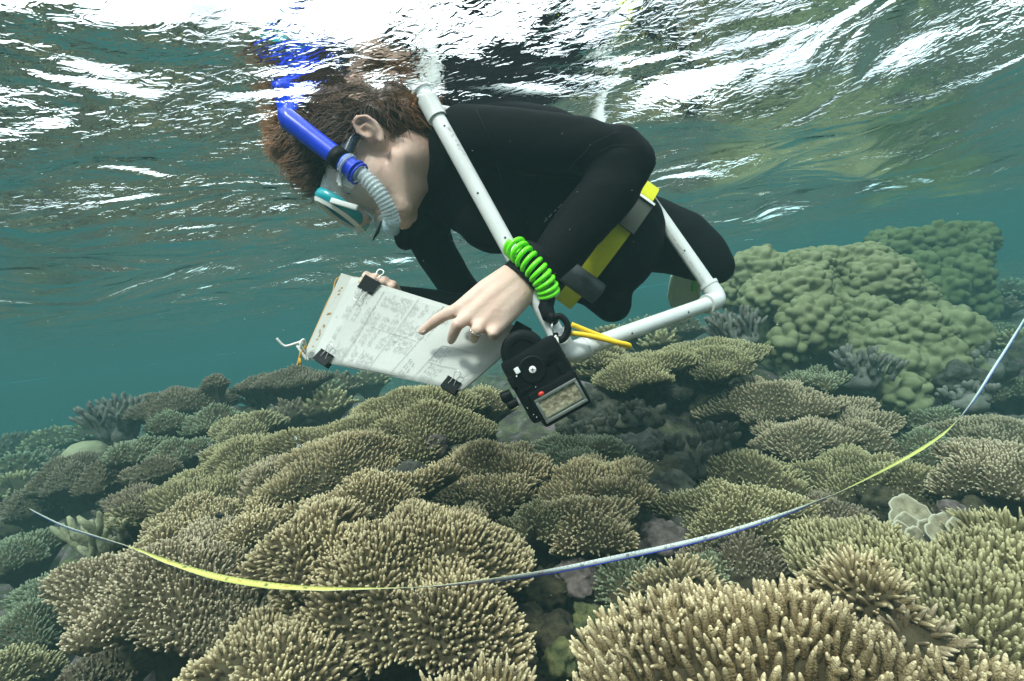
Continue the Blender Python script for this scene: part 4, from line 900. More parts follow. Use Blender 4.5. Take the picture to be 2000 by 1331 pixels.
mb = MB(); mb.add(V, Fc); V2 = [Vector(v) + (a0 + dr * max(0, min(1, (Vector(v) - a0).dot(dr) / dr.length_squared)) - Vector(v)) * 0.12 for v in V]; mb.add(V2, Fc)
for i in range(24): pass
n0 = len(V); mb.F += [(i, (i + 1) % 24, n0 + (i + 1) % 24, n0 + i) for i in range(24)]
mb.build('barrel', BLUE, sn)
bc = a0 + dr * 0.76; ax = dr.normalized()
MB().tube([bc - ax * 0.010, bc + ax * 0.010], [0.0196, 0.0196], 24).build('keeper_band', BLACK, sn)
for k_, t in enumerate((0.86, 0.885, 0.985, 1.03)):
    q = a0 + dr * t; MB().tube([q + (ax.orthogonal().normalized() * math.cos(a) + ax.cross(ax.orthogonal().normalized()) * math.sin(a)) * 0.0196 for a in [2 * PI * i / 24 for i in range(25)]], 0.0020, 6).build('clip_ring', HOSE if k_ < 2 else BLUE, sn)
ctrl = [a1 - dr * 0.04, P(718, 352, 0.897), P(740, 377, 0.898), P(756, 403, 0.905), P(765, 425, 0.915), P(764, 437, 0.925)]
def catmull(C, n):
    out = []
    for i in range(len(C) - 1):
        p0 = C[max(i - 1, 0)]; p1 = C[i]; p2 = C[i + 1]; p3 = C[min(i + 2, len(C) - 1)]
        for j in range(n):
            t = j / n; out.append(0.5 * ((2 * p1) + (p2 - p0) * t + (2 * p0 - 5 * p1 + 4 * p2 - p3) * t * t + (3 * p1 - p0 - 3 * p2 + p3) * t ** 3))
    out.append(C[-1]); return out
pp = catmull(ctrl, 16); mb = MB()
mb.tube(pp, [0.0140 + 0.0012 * (1 if (i // 2) % 2 == 0 else -0.4) for i in range(len(pp))], 20, False); mb.build('ribbed_hose', HOSE, sn)
MB().tube(pp, 0.0105, 14, False).build('hose_lining', clear('hose_water', (0.5, 0.62, 0.66), 0.30), sn)
for k_ in range(3, 72, 4):
    if k_ + 1 < len(pp): MB().tube([pp[k_] + (pp[k_ + 1] - pp[k_]).normalized().orthogonal().normalized() * 0, pp[k_] + (pp[k_ + 1] - pp[k_]).normalized() * 0.0016], 0.0152, 18, False).build('hose_rib', HOSE, sn)
MB().tube([P(764, 432, 0.922), P(764, 446, 0.935), P(758, 446, 0.945)], [0.0148, 0.0165, 0.011], 18).build('drain_cap', clear('drain', (0.35, 0.5, 0.56), 0.75), sn)
MB().tube([P(762, 432, 0.93), P(748, 430, 0.965), H(0.105, 0, -0.069)], [0.0125, 0.0115, 0.013], 14).build('mouthpiece', HOSE, sn)
MB().tube([P(745, 432, 0.93), P(738, 452, 0.925), P(728, 470, 0.925)], [0.0012, 0.0035, 0.0012], 6).build('loose_tie', BLACK, sn)

mk = empty('diving_mask', tuple(H(0.115, 0, 0))); tag(mk, 'clear silicone diving mask with a teal and white frame over the eyes', 'mask')
def oval(f, w_, h_, u0_=0.0, n=40, sq=0.75, drop=0.0):
    out = []
    for i in range(n):
        a = 2 * PI * i / n; c_, s_ = math.cos(a), math.sin(a); cx_ = math.copysign(abs(c_) ** sq, c_); sy_ = math.copysign(abs(s_) ** sq, s_)
        out.append(H(f + drop * abs(cx_) ** 2, w_ * cx_, u0_ + h_ * sy_))
    return out
def loft(rows, closed=True):
    n = len(rows[0]); V = [v for r in rows for v in r]; Fc = []
    for i in range(len(rows) - 1):
        for k_ in range(n): Fc.append((i * n + k_, i * n + (k_ + 1) % n, (i + 1) * n + (k_ + 1) % n, (i + 1) * n + k_))
    return V, Fc
mb = MB(); mb.add(*loft([oval(0.070, 0.070, 0.056, -0.004, drop=-0.034), oval(0.086, 0.075, 0.055, -0.004, drop=-0.022), oval(0.100, 0.076, 0.048, 0, drop=-0.012), oval(0.113, 0.072, 0.040, 0.002)])); mb.build('skirt', SILI, mk)
mb = MB(); mb.add(*loft([oval(0.108, 0.074, 0.041, 0.002), oval(0.112, 0.0765, 0.0435, 0.002), oval(0.121, 0.0765, 0.0435, 0.002), oval(0.125, 0.073, 0.040, 0.002), oval(0.123, 0.067, 0.034, 0.002), oval(0.110, 0.067, 0.034, 0.002), oval(0.108, 0.074, 0.041, 0.002)])); mb.build('frame', TEAL, mk, auto=50)
mb = MB(); mb.add(*loft([oval(0.126, 0.0745, 0.0415, 0.002), oval(0.132, 0.071, 0.038, 0.002), oval(0.132, 0.066, 0.033, 0.002), oval(0.126, 0.064, 0.032, 0.002), oval(0.126, 0.0745, 0.0415, 0.002)])); mb.build('rim', WHITEP, mk, auto=50)
for sl in (-1, 1):
    ring = [H(0.122, sl * 0.034 + 0.029 * math.cos(a), 0.003 + 0.031 * math.sin(a)) for a in [2 * PI * i / 28 for i in range(28)]]; back_ = [p - hf * 0.004 for p in ring]
    V, Fc = loft([ring, back_]); Fc.append(tuple(range(28))); Fc.append(tuple(reversed(range(28, 56))))
    mb = MB(); mb.add(V, Fc); mb.build('lens', clear('lens_glass', (0.75, 0.86, 0.88), 0.16, 0.03), mk, smooth=False)
V, Fc = ICO[4]; o = link('nose_pocket', npmesh('nose_pocket', V @ np.array([list(hf * 0.026), list(hl * 0.022), list(hu * 0.030)]) + np.array(H(0.106, 0, -0.036)), Fc), SILI); attach(o, mk)
bk = P(676, 352, 0.925); 
MB().box(bk, IMG(0.014, -0.006), IMG(0.004, 0.010), fw * 0.004, 0.002).build('buckle', WHITEP, mk); 
for dx in (-11, 11): MB().box(P(676 + dx, 352 - dx * 0.05, 0.921), IMG(0.0035, 0), IMG(0, 0.011), fw * 0.004, 0.001).build('buckle_tab', WHITEP, mk)
MB().box(P(672, 399, 0.928), IMG(0.024, -0.007), IMG(0.002, 0.0045), fw * 0.003, 0.0015).build('frame_badge', WHITEP, mk)
STRAP = clear('strap_silicone', (0.03, 0.045, 0.075), 0.8, 0.25)
sp_ = []
for i in range(25):
    a = 2 * PI * (i / 24) * 0.5 - PI / 2                 # round the back of the head
    sp_.append(H(0.055 * (0.5 + 0.5 * math.cos(a * 2)) * 0 - 0.02 - 0.088 * math.cos(a) + 0.075 * abs(math.sin(a)) ** 6, 0.083 * math.sin(a), 0.012 + 0.03 * math.cos(a)))
V = []; Fc = []
for i, p in enumerate(sp_):
    V += [p + hu * 0.011, p - hu * 0.011]
    if i: Fc.append((2 * i - 2, 2 * i - 1, 2 * i + 1, 2 * i))
ms = MB(); ms.add(V, Fc); so = ms.build('strap', STRAP, mk); md = so.modifiers.new('t', 'SOLIDIFY'); md.thickness = 0.003

# ------------------------------------------------------------------ weight belt
BELT = mat('yellow_webbing', (0.62, 0.62, 0.02), 0.8, 0.2, noise=(60, 0.4, (0.5, 0.52, 0.02)), bump=(400, 0.6, 0.001))
wb = empty('weight_belt', tuple(P(1180, 478, 1.18))); tag(wb, 'yellow webbing weight belt round the snorkeller with a steel buckle', 'belt')
HCn = P(1183, 480, 1.18)
def belt_pt(a, off=0.006, shift=0.0): return HCn + Th * shift + Uh * ((0.156 + off) * math.cos(a)) + Wh * ((0.154 + off) * math.sin(a))
def strip(a0_, a1_, n, hw, off, shift=0.0, thick=0.003):
    rows = []
    for i in range(n + 1):
        a = a0_ + (a1_ - a0_) * i / n; p = belt_pt(a, off, shift); q = belt_pt(a, off + thick, shift); rows.append([p - Th * hw, p + Th * hw, q + Th * hw, q - Th * hw])
    V, Fc = loft(rows); n4 = 4 * n; Fc.append((0, 1, 2, 3)); Fc.append((n4 + 3, n4 + 2, n4 + 1, n4)); mb = MB(); mb.add(V, Fc); return mb
strip(-0.6, 2 * PI - 0.62, 64, 0.0195, 0.006).build('webbing', BELT, wb, auto=40)
A_ = lambda px, py: math.atan2(math.sqrt(max(0, 1 - min(1, ((P(px, py, 1.05) - P(1183, 480, 1.05)).dot(Uh) / 0.142) ** 2))), (P(px, py, 1.05) - P(1183, 480, 1.05)).dot(Uh) / 0.142)
ab = A_(1203, 452); strip(ab - 0.22, ab + 0.22, 8, 0.025, 0.011, 0, 0.006).build('buckle', mat('dull_steel', (0.10, 0.10, 0.08), 0.5, 0.4, metal=0.6), wb, auto=40)
strip(ab - 0.25, ab - 0.215, 2, 0.026, 0.012, 0, 0.010).build('buckle_bar', STEEL, wb, auto=40)
aw = A_(1128, 556); c_ = belt_pt(aw, 0.020); nrm = (Uh * math.cos(aw) + Wh * math.sin(aw)).normalized(); tng = Th.cross(nrm).normalized()
LEAD = mat('lead_weight', (0.055, 0.065, 0.075), 0.6, 0.4, noise=(40, 0.7, (0.10, 0.11, 0.12)), bump=(50, 0.5, 0.003))
wt = MB().box(c_, Th * 0.046, tng * 0.024, nrm * 0.014, 0.010).build('weight', LEAD, wb)
strip(aw - 0.10, aw + 0.42, 8, 0.0195, 0.030, -0.004, 0.003).build('loose_end', BELT, wb, auto=40)

# ------------------------------------------------------------------ swim fin seen past the knee
sf = empty('swim_fin', tuple(P(1352, 500, 1.64))); tag(sf, 'pale green swim fin hanging behind the knee', 'fin')
FINM = mat('fin_blade', (0.45, 0.55, 0.42), 0.5, 0.4); FING = mat('fin_green', (0.10, 0.55, 0.03), 0.4, 0.4)
fa, fb = P(1350, 512, 1.66), P(1342, 598, 1.90); fd = (fb - fa); fx = IMG(1, 0.1)
rows = []
for t, hw in ((0, 0.034), (0.3, 0.042), (0.7, 0.052), (0.95, 0.056), (1.0, 0.050)):
    c_ = fa + fd * t + IMG(-0.02, 0) * math.sin(t * PI); rows.append([c_ - fx * hw - fw * 0.002, c_ + fx * hw - fw * 0.002, c_ + fx * hw + fw * 0.002, c_ - fx * hw + fw * 0.002])
V, Fc = loft(rows); Fc += [(0, 1, 2, 3), (19, 18, 17, 16)]; mb = MB(); mb.add(V, Fc); mb.build('blade', FINM, sf, auto=40)
for s_ in (-1, 1): MB().tube([r[0 if s_ < 0 else 1] for r in rows], [0.009, 0.009, 0.008, 0.006, 0.003], 8).build('side_rail', FINM, sf)
MB().box(fa.lerp(fb, 0.5) + fx * 0.02 - fw * 0.006, fd * 0.16, fx * 0.010, fw * 0.003, 0.002).build('green_insert', FING, sf)
MB().tube([P(1352, 492, 1.58), P(1352, 502, 1.64), fa.lerp(fb, 0.1)], [0.040, 0.044, 0.030], 14).build('foot_pocket', BLACK, sf)

# ------------------------------------------------------------------ white pipe frame
PA, PB, PC, PD = P(845, 214, 0.955), P(1108, 692, 0.875), P(1404, 586, 1.085), P(1170, 250, 1.22)
CPL = PA.copy(); PA = PB + (PA - PB) * 1.16; PD = PC + (PD - PC) * 1.16          # the top side of the square is out of the water
pf = empty('pipe_frame', tuple(PB)); tag(pf, 'square survey frame of white plastic pipe hung over the snorkeller', 'frame')
RP = 0.0148
def pipe(a, b_, m=PVC):
    d_ = (b_ - a).normalized(); return MB().tube([a + d_ * 0.012, a.lerp(b_, 0.5), b_ - d_ * 0.012], RP, 24).build('pipe', m, pf, auto=60)
pAB = pipe(PA, PB); pBC = pipe(PB, PC); pCD = pipe(PC, PD); pDA = pipe(PD, PA)
def elbow(c, a, b_):
    u1 = (a - c).normalized(); u2 = (b_ - c).normalized(); arc = [c + u1 * 0.040, c + u1 * 0.018]
    for i in range(1, 6):
        t = i / 6; arc.append(c + u1 * 0.018 * (1 - t) ** 2 + u2 * 0.018 * t * t)
    arc += [c + u2 * 0.018, c + u2 * 0.040]; r = RP + 0.0042
    mb = MB().tube(arc, r, 24)
    for e, dd in ((arc[0], u1), (arc[-1], u2)): mb.tube([e - dd * 0.005, e + dd * 0.002], r + 0.0016, 24)
    mb.build('elbow_fitting', PVC, pf, auto=60)
dAB = (PB - PA).normalized(); MB().tube([CPL - dAB * 0.022, CPL + dAB * 0.022], RP + 0.0042, 24).build('coupling', PVC, pf, auto=60); MB().tube([CPL, CPL + (PD - PA).normalized() * 0.045], [0.010, 0.009], 14).build('branch_stub', PVC, pf, auto=60)
elbow(PA, PB, PD); elbow(PB, PA, PC); elbow(PC, PB, PD); elbow(PD, PC, PA)
def hole(pipe_a, pipe_b, t, ang=0.0):
    c = pipe_a.lerp(pipe_b, t); d_ = (pipe_b - pipe_a).normalized(); v = (CAM - c).normalized(); n_ = (v - d_ * v.dot(d_)).normalized(); n_ = (n_ * math.cos(ang) + d_.cross(n_) * math.sin(ang))
    MB().lathe(c + n_ * (RP - 0.001), n_, [(0, 0.0022), (0.0013, 0.0022)], 10).build('drill_hole', MARK, pf, smooth=False)
for t, a in ((0.22, -0.3), (0.46, 0.1), (0.62, -0.2), (0.87, 0.2)): hole(PA, PB, t, a)
for t, a in ((0.34, 0.3), (0.72, 0.2)): hole(PB, PC, t, a)
for t, a in ((0.22, 0), (0.41, 0.1), (0.55, 0)): hole(PC, PD, t, a)
rs = random.Random(9); mb = MB()                          # faded print and scrapes along the pipes
def fleck(a, b_, t, ang, l, wdt):
    c = a.lerp(b_, t); d_ = (b_ - a).normalized(); v = (CAM - c).normalized(); n_ = (v - d_ * v.dot(d_)).normalized(); n_ = n_ * math.cos(ang) + d_.cross(n_) * math.sin(ang); s_ = d_.cross(n_)
    mb.box(c + n_ * (RP + 0.0001), d_ * l, s_ * wdt, n_ * 0.0003)
for i in range(26): fleck(PA, PB, 0.23 + 0.11 * rs.random(), -0.55 + rs.uniform(-0.25, 0.1), rs.uniform(0.0006, 0.003), rs.uniform(0.0003, 0.0011))
for i in range(70): fleck(PC, PD, 0.08 + 0.50 * i / 70, -0.25 + rs.uniform(-0.06, 0.06), rs.uniform(0.0004, 0.0015), rs.uniform(0.0003, 0.0022))
for i in range(8): fleck(PB, PC, 0.05 + 0.04 * rs.random(), rs.uniform(-0.5, 0.6), rs.uniform(0.001, 0.004), rs.uniform(0.0004, 0.001))
mb.build('faded_print', mat('faded_ink', (0.42, 0.44, 0.43), 0.8), pf, smooth=False)['kind'] = 'stuff'
yt = empty('rubber_loop', tuple(P(1120, 650, 0.88))); tag(yt, 'yellow rubber tube loop tied to the pipe corner', 'loop')
MB().tube(catmull([P(1112, 651, 0.855), P(1150, 656, 0.858), P(1200, 668, 0.862), P(1226, 674, 0.868), P(1228, 678, 0.876), P(1215, 673, 0.884), P(1160, 652, 0.886), P(1116, 634, 0.882)], 8), 0.0046, 12).build('tube', YEL, yt)
MB().tube([P(1104, 644, 0.862), P(1113, 640, 0.850), P(1116, 648, 0.852), P(1108, 656, 0.858), P(1100, 648, 0.868), P(1106, 636, 0.872)], 0.0020, 8).build('knot', STRING, yt)

# ------------------------------------------------------------------ clipboard, sheets, clips, strings
TL, TR, BR, BL = P(668, 535, 0.955), P(1035, 648, 0.905), P(902, 764, 0.862), P(592, 700, 0.905)
bu = ((TR - TL) + (BR - BL)).normalized(); bd = ((BL - TL) + (BR - TR)).normalized(); bn = bu.cross(bd).normalized()
if bn.dot(-fw) < 0: bn = -bn
def BP(s, t, off=0.0):
    return TL * (1 - s) * (1 - t) + TR * s * (1 - t) + BR * s * t + BL * (1 - s) * t + bn * off
cb = empty('clipboard', tuple(BL)); tag(cb, 'white plastic clipboard with waterproof sheets held under the pointing hand', 'clipboard')
def slab(corners, z0, z1, n=12, wav=None):
    rows = []
    V = []; Fc = []
    (s0, t0), (s1, t1) = corners
    for side in (0, 1):
        for j in range(n + 1):
            for i in range(n + 1):
                s = s0 + (s1 - s0) * i / n; t = t0 + (t1 - t0) * j / n
                V.append(BP(s, t, (z1 if side else z0) + (wav(s, t) if wav else 0)))
    N1 = (n + 1) * (n + 1); g = lambda i, j, k_: k_ * N1 + j * (n + 1) + i
    for j in range(n):
        for i in range(n):
            Fc.append((g(i, j, 0), g(i, j + 1, 0), g(i + 1, j + 1, 0), g(i + 1, j, 0))); Fc.append((g(i, j, 1), g(i + 1, j, 1), g(i + 1, j + 1, 1), g(i, j + 1, 1)))
    for i in range(n):
        Fc += [(g(i, 0, 0), g(i + 1, 0, 0), g(i + 1, 0, 1), g(i, 0, 1)), (g(i, n, 1), g(i + 1, n, 1), g(i + 1, n, 0), g(i, n, 0)), (g(0, i, 1), g(0, i + 1, 1), g(0, i + 1, 0), g(0, i, 0)), (g(n, i, 0), g(n, i + 1, 0), g(n, i + 1, 1), g(n, i, 1))]
    mb = MB(); mb.add(V, Fc); return mb
slab(((-0.005, -0.005), (1.0, 0.985)), -0.006, 0.0).build('board', mat('board_plastic', (0.44, 0.44, 0.39), 0.5, 0.3, noise=(12, 0.3, (0.38, 0.38, 0.33))), cb, auto=40)
PAPER = mat('waterproof_paper', (0.50, 0.50, 0.465), 0.6, 0.2, noise=(9, 0.3, (0.44, 0.445, 0.41)))
wv = lambda s, t: 0.0016 * math.sin(s * 9 + t * 4) * t + 0.0035 * max(0, t - 0.9) * math.sin(s * 30) * 6 * 0.1 + 0.012 * max(0, t - 0.94) * math.sin(s * 26)
slab(((0.085, 0.0), (1.0, 0.99)), 0.0012, 0.0018, 16, wv).build('sheet', PAPER, cb)
slab(((0.055, 0.005), (0.99, 1.0)), 0.0004, 0.0009, 12).build('sheet', PAPER, cb)
slab(((0.075, -0.012), (0.97, 0.5)), 0.0020, 0.0024, 16, lambda s, t: wv(s, t) - 0.0016).build('sheet', PAPER, cb)
PENCIL = mat('pencil', (0.26, 0.26, 0.25), 0.8); mb = MB(); rs = random.Random(21)
def stroke(pts, wd=0.00028):
    Q = [BP(s, t, 0.0031 + max(0, wv(s, t))) for s, t in pts]; V = []; Fc = []
    for i, q in enumerate(Q):
        d_ = (Q[min(i + 1, len(Q) - 1)] - Q[max(i - 1, 0)]).normalized(); n_ = bn.cross(d_); V += [q + n_ * wd, q - n_ * wd]
        if i: Fc.append((2 * i - 2, 2 * i - 1, 2 * i + 1, 2 * i))
    mb.add(V, Fc)
def words(s0, t0, t1, wd):
    """One hand written line that climbs along the short side."""
    t = t0
    while t > t1:
        L_ = rs.uniform(0.03, 0.075); pts = []; n = int(L_ / 0.0045)
        for i in range(n + 1): pts.append((s0 + rs.uniform(-0.0045, 0.0045) + (0.006 if rs.random() < 0.15 else 0), t - L_ * i / n))
        stroke(pts, wd); t -= L_ + rs.uniform(0.012, 0.028)
for blk in range(9):
    for half in range(4):
        s_a = 0.115 + blk * 0.053; t_b = 0.97 - half * 0.235
        if rs.random() < 0.12 or blk > 6 and half == 0: continue
        for ln in range(rs.choice((3, 3, 4, 2))): words(s_a + ln * 0.0125, t_b - rs.uniform(0, 0.03), t_b - rs.uniform(0.12, 0.2), 0.00026)
for s_a, t_b, nl in ((0.70, 0.72, 4), (0.725, 0.97, 5), (0.60, 0.97, 3), (0.56, 0.50, 3), (0.56, 0.25, 5)):
    for ln in range(nl): words(s_a + ln * 0.018, t_b, t_b - 0.19, 0.00032)
for pts in (((0.555, 0.98), (0.57, 0.6), (0.58, 0.03)), ((0.69, 0.99), (0.70, 0.5)), ((0.70, 0.5), (0.80, 0.49), (0.86, 0.5)), ((0.70, 0.74), (0.78, 0.75), (0.86, 0.74)), ((0.28, 0.5), (0.4, 0.51), (0.56, 0.53)), ((0.42, 0.98), (0.43, 0.02)), ((0.24, 0.98), (0.25, 0.06))): stroke(pts, 0.00030)
stroke([(0.45 + 0.10 * i / 40, 0.62 - 0.02 * math.sin(i * 0.9) - 0.25 * i / 40) for i in range(41)], 0.00028)
mb.build('handwriting', PENCIL, cb, smooth=False)['kind'] = 'stuff'
mb = MB(); RUST = mat('rust_stain', (0.30, 0.16, 0.05), 0.9)
for i in range(26):
    s = 0.028 + rs.uniform(-0.006, 0.008); t = 0.14 + 0.72 * rs.random() ** 1.0
    if 0.3 < t < 0.42: continue
    mb.box(BP(s, t, 0.0002), bu * rs.uniform(0.0004, 0.0020), bd * rs.uniform(0.0006, 0.0022), bn * 0.0002)
mb.build('rust_stain', RUST, cb, smooth=False)['kind'] = 'stuff'
slab(((0.10, -0.02), (0.155, 0.045)), 0.0026, 0.0028, 4).build('rust_smear', mat('rust_smear', (0.50, 0.36, 0.19), 0.9, noise=(60, 1.0, (0.72, 0.70, 0.62))), cb)

def binder_clip(label, s, t, edge, size=1.0, turn=0.0):
    """edge: outward direction in the board plane."""
    c = BP(s, t); o = empty('binder_clip', tuple(c)); tag(o, label, 'clip', 'black binder clips on the clipboard')
    e = edge.normalized(); a = e.cross(bn).normalized(); a = (a * math.cos(turn) + e * math.sin(turn)).normalized(); e = bn.cross(a) if bn.cross(a).dot(edge) > 0 else -bn.cross(a)
    hw = 0.0165 * size; dp = 0.016 * size; th = 0.0085
    mb = MB()
    prof = [(-dp, 0.0035), (dp * 0.55, th), (dp * 0.55, -th), (-dp, -0.0075)]
    V = []
    for sg in (-1, 1):
        for ee, nn_ in prof: V.append(c + a * hw * sg + e * ee + bn * nn_)
    n = 4; Fc = [(i, i + 1, i + 1 + n, i + n) for i in range(3)]; mb.add(V, Fc); body = mb.build('body', BLACKS, o, smooth=False)
    md = body.modifiers.new('t', 'SOLIDIFY'); md.thickness = 0.0012; md.offset = 0
    MB().tube([c - a * hw - e * dp + bn * 0.0040, c + a * hw - e * dp + bn * 0.0040], 0.0016, 8).build('lip', BLACKS, o)
    def wire(base, dirn, lift, L_):
        g = 0.0055 * size; p = [base - a * g * 1.2, base - a * g * 0.85 + dirn * L_ * 0.25, base - a * g * 0.75 + dirn * L_ * 0.55, base - a * g * 1.15 + dirn * L_ * 0.82, base - a * g * 0.8 + dirn * L_ * 0.98, base + dirn * L_ * 1.02, base + a * g * 0.8 + dirn * L_ * 0.98, base + a * g * 1.15 + dirn * L_ * 0.82, base + a * g * 0.75 + dirn * L_ * 0.55, base + a * g * 0.85 + dirn * L_ * 0.25, base + a * g * 1.2]
        p = [q + bn * lift * ((q - base).dot(dirn) / L_) for q in p]; MB().tube(catmull(p, 4), 0.0009 * size, 7).build('wire_handle', STEEL, o)
    return o, c, a, e, dp, wire
o, c, a, e, dp, wire = binder_clip('binder clip on the top edge near the corner with both wires spread', 0.165, 0.02, -bd, 1.0, 0.0); wire(c - e * dp + bn * 0.004, -e, 0.006, 0.026); wire(c + e * dp * 0.4 + bn * 0.002, e, -0.002, 0.028)
o, c, a, e, dp, wire = binder_clip('binder clip on the lower corner next to the knotted string', 0.125, 0.975, bd, 0.85); wire(c - e * dp * 0.2 + bn * 0.006, -e, 0.004, 0.026)
o, c, a, e, dp, wire = binder_clip('binder clip on the bottom edge near the dangling camera', 0.925, 0.985, bd, 0.85); wire(c - e * dp * 0.2 + bn * 0.006, -e, 0.006, 0.026)
o, c, a, e, dp, wire = binder_clip('binder clip on the top edge behind the pointing hand', 0.965, 0.02, -bd, 0.95); wire(c - e * dp + bn * 0.004, -e, 0.006, 0.026)
ks = empty('knotted_string', tuple(BL)); tag(ks, 'white and orange string knotted on the clipboard corner', 'string')
MB().tube(catmull([P(540, 661, 0.88), P(556, 676, 0.885), P(575, 672, 0.885), P(590, 668, 0.89), P(584, 682, 0.885), P(596, 690, 0.89), P(586, 672, 0.88), P(594, 664, 0.89), P(597, 684, 0.9), P(600, 704, 0.89), P(590, 690, 0.885), P(580, 676, 0.885)], 6), 0.0021, 8).build('white_cord', STRING, ks)
ORG = mat('orange_cord', (0.62, 0.34, 0.04), 0.8)
MB().tube(catmull([P(598, 676, 0.895), P(588, 688, 0.884), P(585, 700, 0.884), P(581, 714, 0.884)], 6), [0.0019] * 19, 8).build('orange_cord', ORG, ks)
MB().tube([P(585, 700, 0.8835), P(587, 713, 0.8835)], [0.0018, 0.0022], 8).build('orange_tail', ORG, ks)
rb = empty('rubber_band', tuple(P(660, 545, 0.96))); tag(rb, 'thin amber rubber band stretched along the edge of the clipboard', 'band')
MB().tube(catmull([BP(-0.008, 0.92, -0.003), BP(-0.010, 0.6, -0.003), BP(-0.010, 0.25, -0.004), BP(0.02, -0.01, -0.008), BP(0.5, -0.012, -0.008), BP(1.0, -0.010, -0.002), BP(1.04, 0.10, 0.0)], 6), 0.0013, 7).build('band', mat('amber_rubber', (0.50, 0.27, 0.05), 0.5), rb)

# ------------------------------------------------------------------ green coil, snap hook and dangling camera
GREEN = mat('neon_coil', (0.16, 0.80, 0.01), 0.22, 0.5, sss=0.3); gcl = empty('coil_lanyard', tuple(P(1035, 525, 0.87))); tag(gcl, 'bright green spiral coil lanyard over the wrist', 'lanyard')
cl = catmull([P(1003, 480, 0.880), P(1020, 498, 0.868), P(1045, 525, 0.862), P(1064, 552, 0.864), P(1073, 576, 0.872)], 60); pts = []
nT = 10.5; axp = None
for i, p in enumerate(cl):
    t = i / (len(cl) - 1); T_ = (cl[min(i + 1, len(cl) - 1)] - cl[max(i - 1, 0)]).normalized(); e1 = (-fw - T_ * (-fw).dot(T_)).normalized(); e2 = T_.cross(e1); a = 2 * PI * nT * t; R_ = 0.0175 * (1 - 0.08 * t)
    pts.append(p + e1 * math.cos(a) * R_ * 1.0 + e2 * math.sin(a) * R_)
MB().tube(pts, 0.0043, 10).build('coil', GREEN, gcl)
MB().tube([P(1073, 578, 0.872), P(1066, 600, 0.872), P(1072, 618, 0.866), P(1086, 630, 0.858)], [0.012, 0.0135, 0.012, 0.006], 12).build('sleeve', NEO2, gcl)
hk = empty('snap_hook', tuple(P(1090, 645, 0.84))); tag(hk, 'black plastic snap hook between coil and camera', 'hook')
MB().tube(catmull([P(1080, 624, 0.852), P(1094, 618, 0.848), P(1107, 632, 0.846), P(1108, 650, 0.846), P(1098, 663, 0.846), P(1087, 662, 0.846), P(1085, 650, 0.846)], 8), [0.0055] * 20 + [0.0062] * 20 + [0.0045] * 9, 12).build('hook', BLACK, hk)
MB().tube([P(1079, 628, 0.850), P(1078, 640, 0.848), P(1082, 656, 0.846)], 0.0011, 7).build('wire_gate', STEEL, hk)
MB().tube([P(1072, 612, 0.858), P(1084, 626, 0.850)], [0.0075, 0.0075], 12).build('swivel', BLACK, hk)

cm = empty('underwater_camera', tuple(P(1060, 740, 0.80))); tag(cm, 'black underwater camera dangling from the hook above the reef', 'camera')
cx_ = IMG(0.60, 0.30).normalized(); cyv = IMG(0.36, -0.72).normalized(); DC = 0.80
cx_ = IMG(0.872, 0.49).normalized(); cyv = IMG(0.49, -0.872).normalized(); cn = (-fw + IMG(0.05, 0.12)).normalized()
cn = cx_.cross(cyv).normalized(); cn = cn if cn.dot(-fw) > 0 else -cn
def K(px, py, off=0.0): return P(px, py, DC) + cn * off
MB().box(K(1062, 742, -0.022), cx_ * 0.049, cyv * 0.056, cn * 0.024, 0.010).build('housing', BLACK, cm, auto=40)
MB().box(K(1092, 778, -0.010), cx_ * 0.042, cyv * 0.030, cn * 0.022, 0.007).build('flash_block', BLACK, cm, auto=40)
MB().lathe(K(1022, 688, -0.030), cn, [(-0.020, 0.030), (-0.016, 0.036), (0.016, 0.036), (0.021, 0.032), (0.022, 0.030)], 32).build('lens_port', BLACK, cm, auto=40)
MB().lathe(K(1040, 722, 0.0015), cn, [(0, 0.0220), (0.002, 0.0220), (0.0035, 0.0200), (0.0030, 0.0150)], 32).build('dial', BLACKS, cm, auto=40)
sc_ = MB().lathe(K(1040, 722, 0.0042), cn, [(0, 0.0058), (0.0022, 0.0056), (0.0030, 0.0046)], 20).build('screw', WHITEP, cm, auto=40)
for a in (0.4, 0.4 + PI / 2):
    v1 = cx_ * math.cos(a) + cyv * math.sin(a); v2 = cn.cross(v1); MB().box(K(1040, 722, 0.0073), v1 * 0.0030, v2 * 0.0006, cn * 0.0003).build('screw_slot', MARK, sc_, smooth=False)
MB().box(K(1010, 724, 0.0035), cx_ * 0.0040, cyv * 0.0050, cn * 0.0025, 0.0012).build('white_tab', WHITEP, cm, auto=40)
MB().lathe(K(1009, 735, 0.0030), cn, [(0, 0.0014), (0.001, 0.0012)], 10).build('rivet', WHITEP, cm); MB().lathe(K(1026, 686, -0.0075), cn, [(0, 0.0016), (0.001, 0.0013)], 10).build('rivet', WHITEP, cm)
V, Fc = ICO[3]; o = link('red_button', npmesh('red_button', V @ np.array([list(cx_ * 0.0050), list(cyv * 0.0036), list(cn * 0.0030)]) + np.array(K(1056, 768, 0.0135)), Fc), mat('red_plastic', (0.65, 0.03, 0.01), 0.35, 0.5)); attach(o, cm)
fwc = K(1094, 781, 0.0135)
mb = MB(); fx_, fy_ = cx_ * 0.034, cyv * 0.018
def frame4(c, ax_, ay_, t, z):
    for sg in (-1, 1):
        mb.box(c + ay_ * sg, ax_ + ax_.normalized() * t, ay_.normalized() * t, cn * z, 0.0006); mb.box(c + ax_ * sg, ax_.normalized() * t, ay_ - ay_.normalized() * t * 1.05, cn * z, 0.0006)
frame4(fwc, fx_, fy_, 0.0022, 0.0030); fr_ = mb.build('window_frame', mat('bright_steel', (0.50, 0.50, 0.47), 0.38, 0.5, metal=1.0), cm, auto=40)
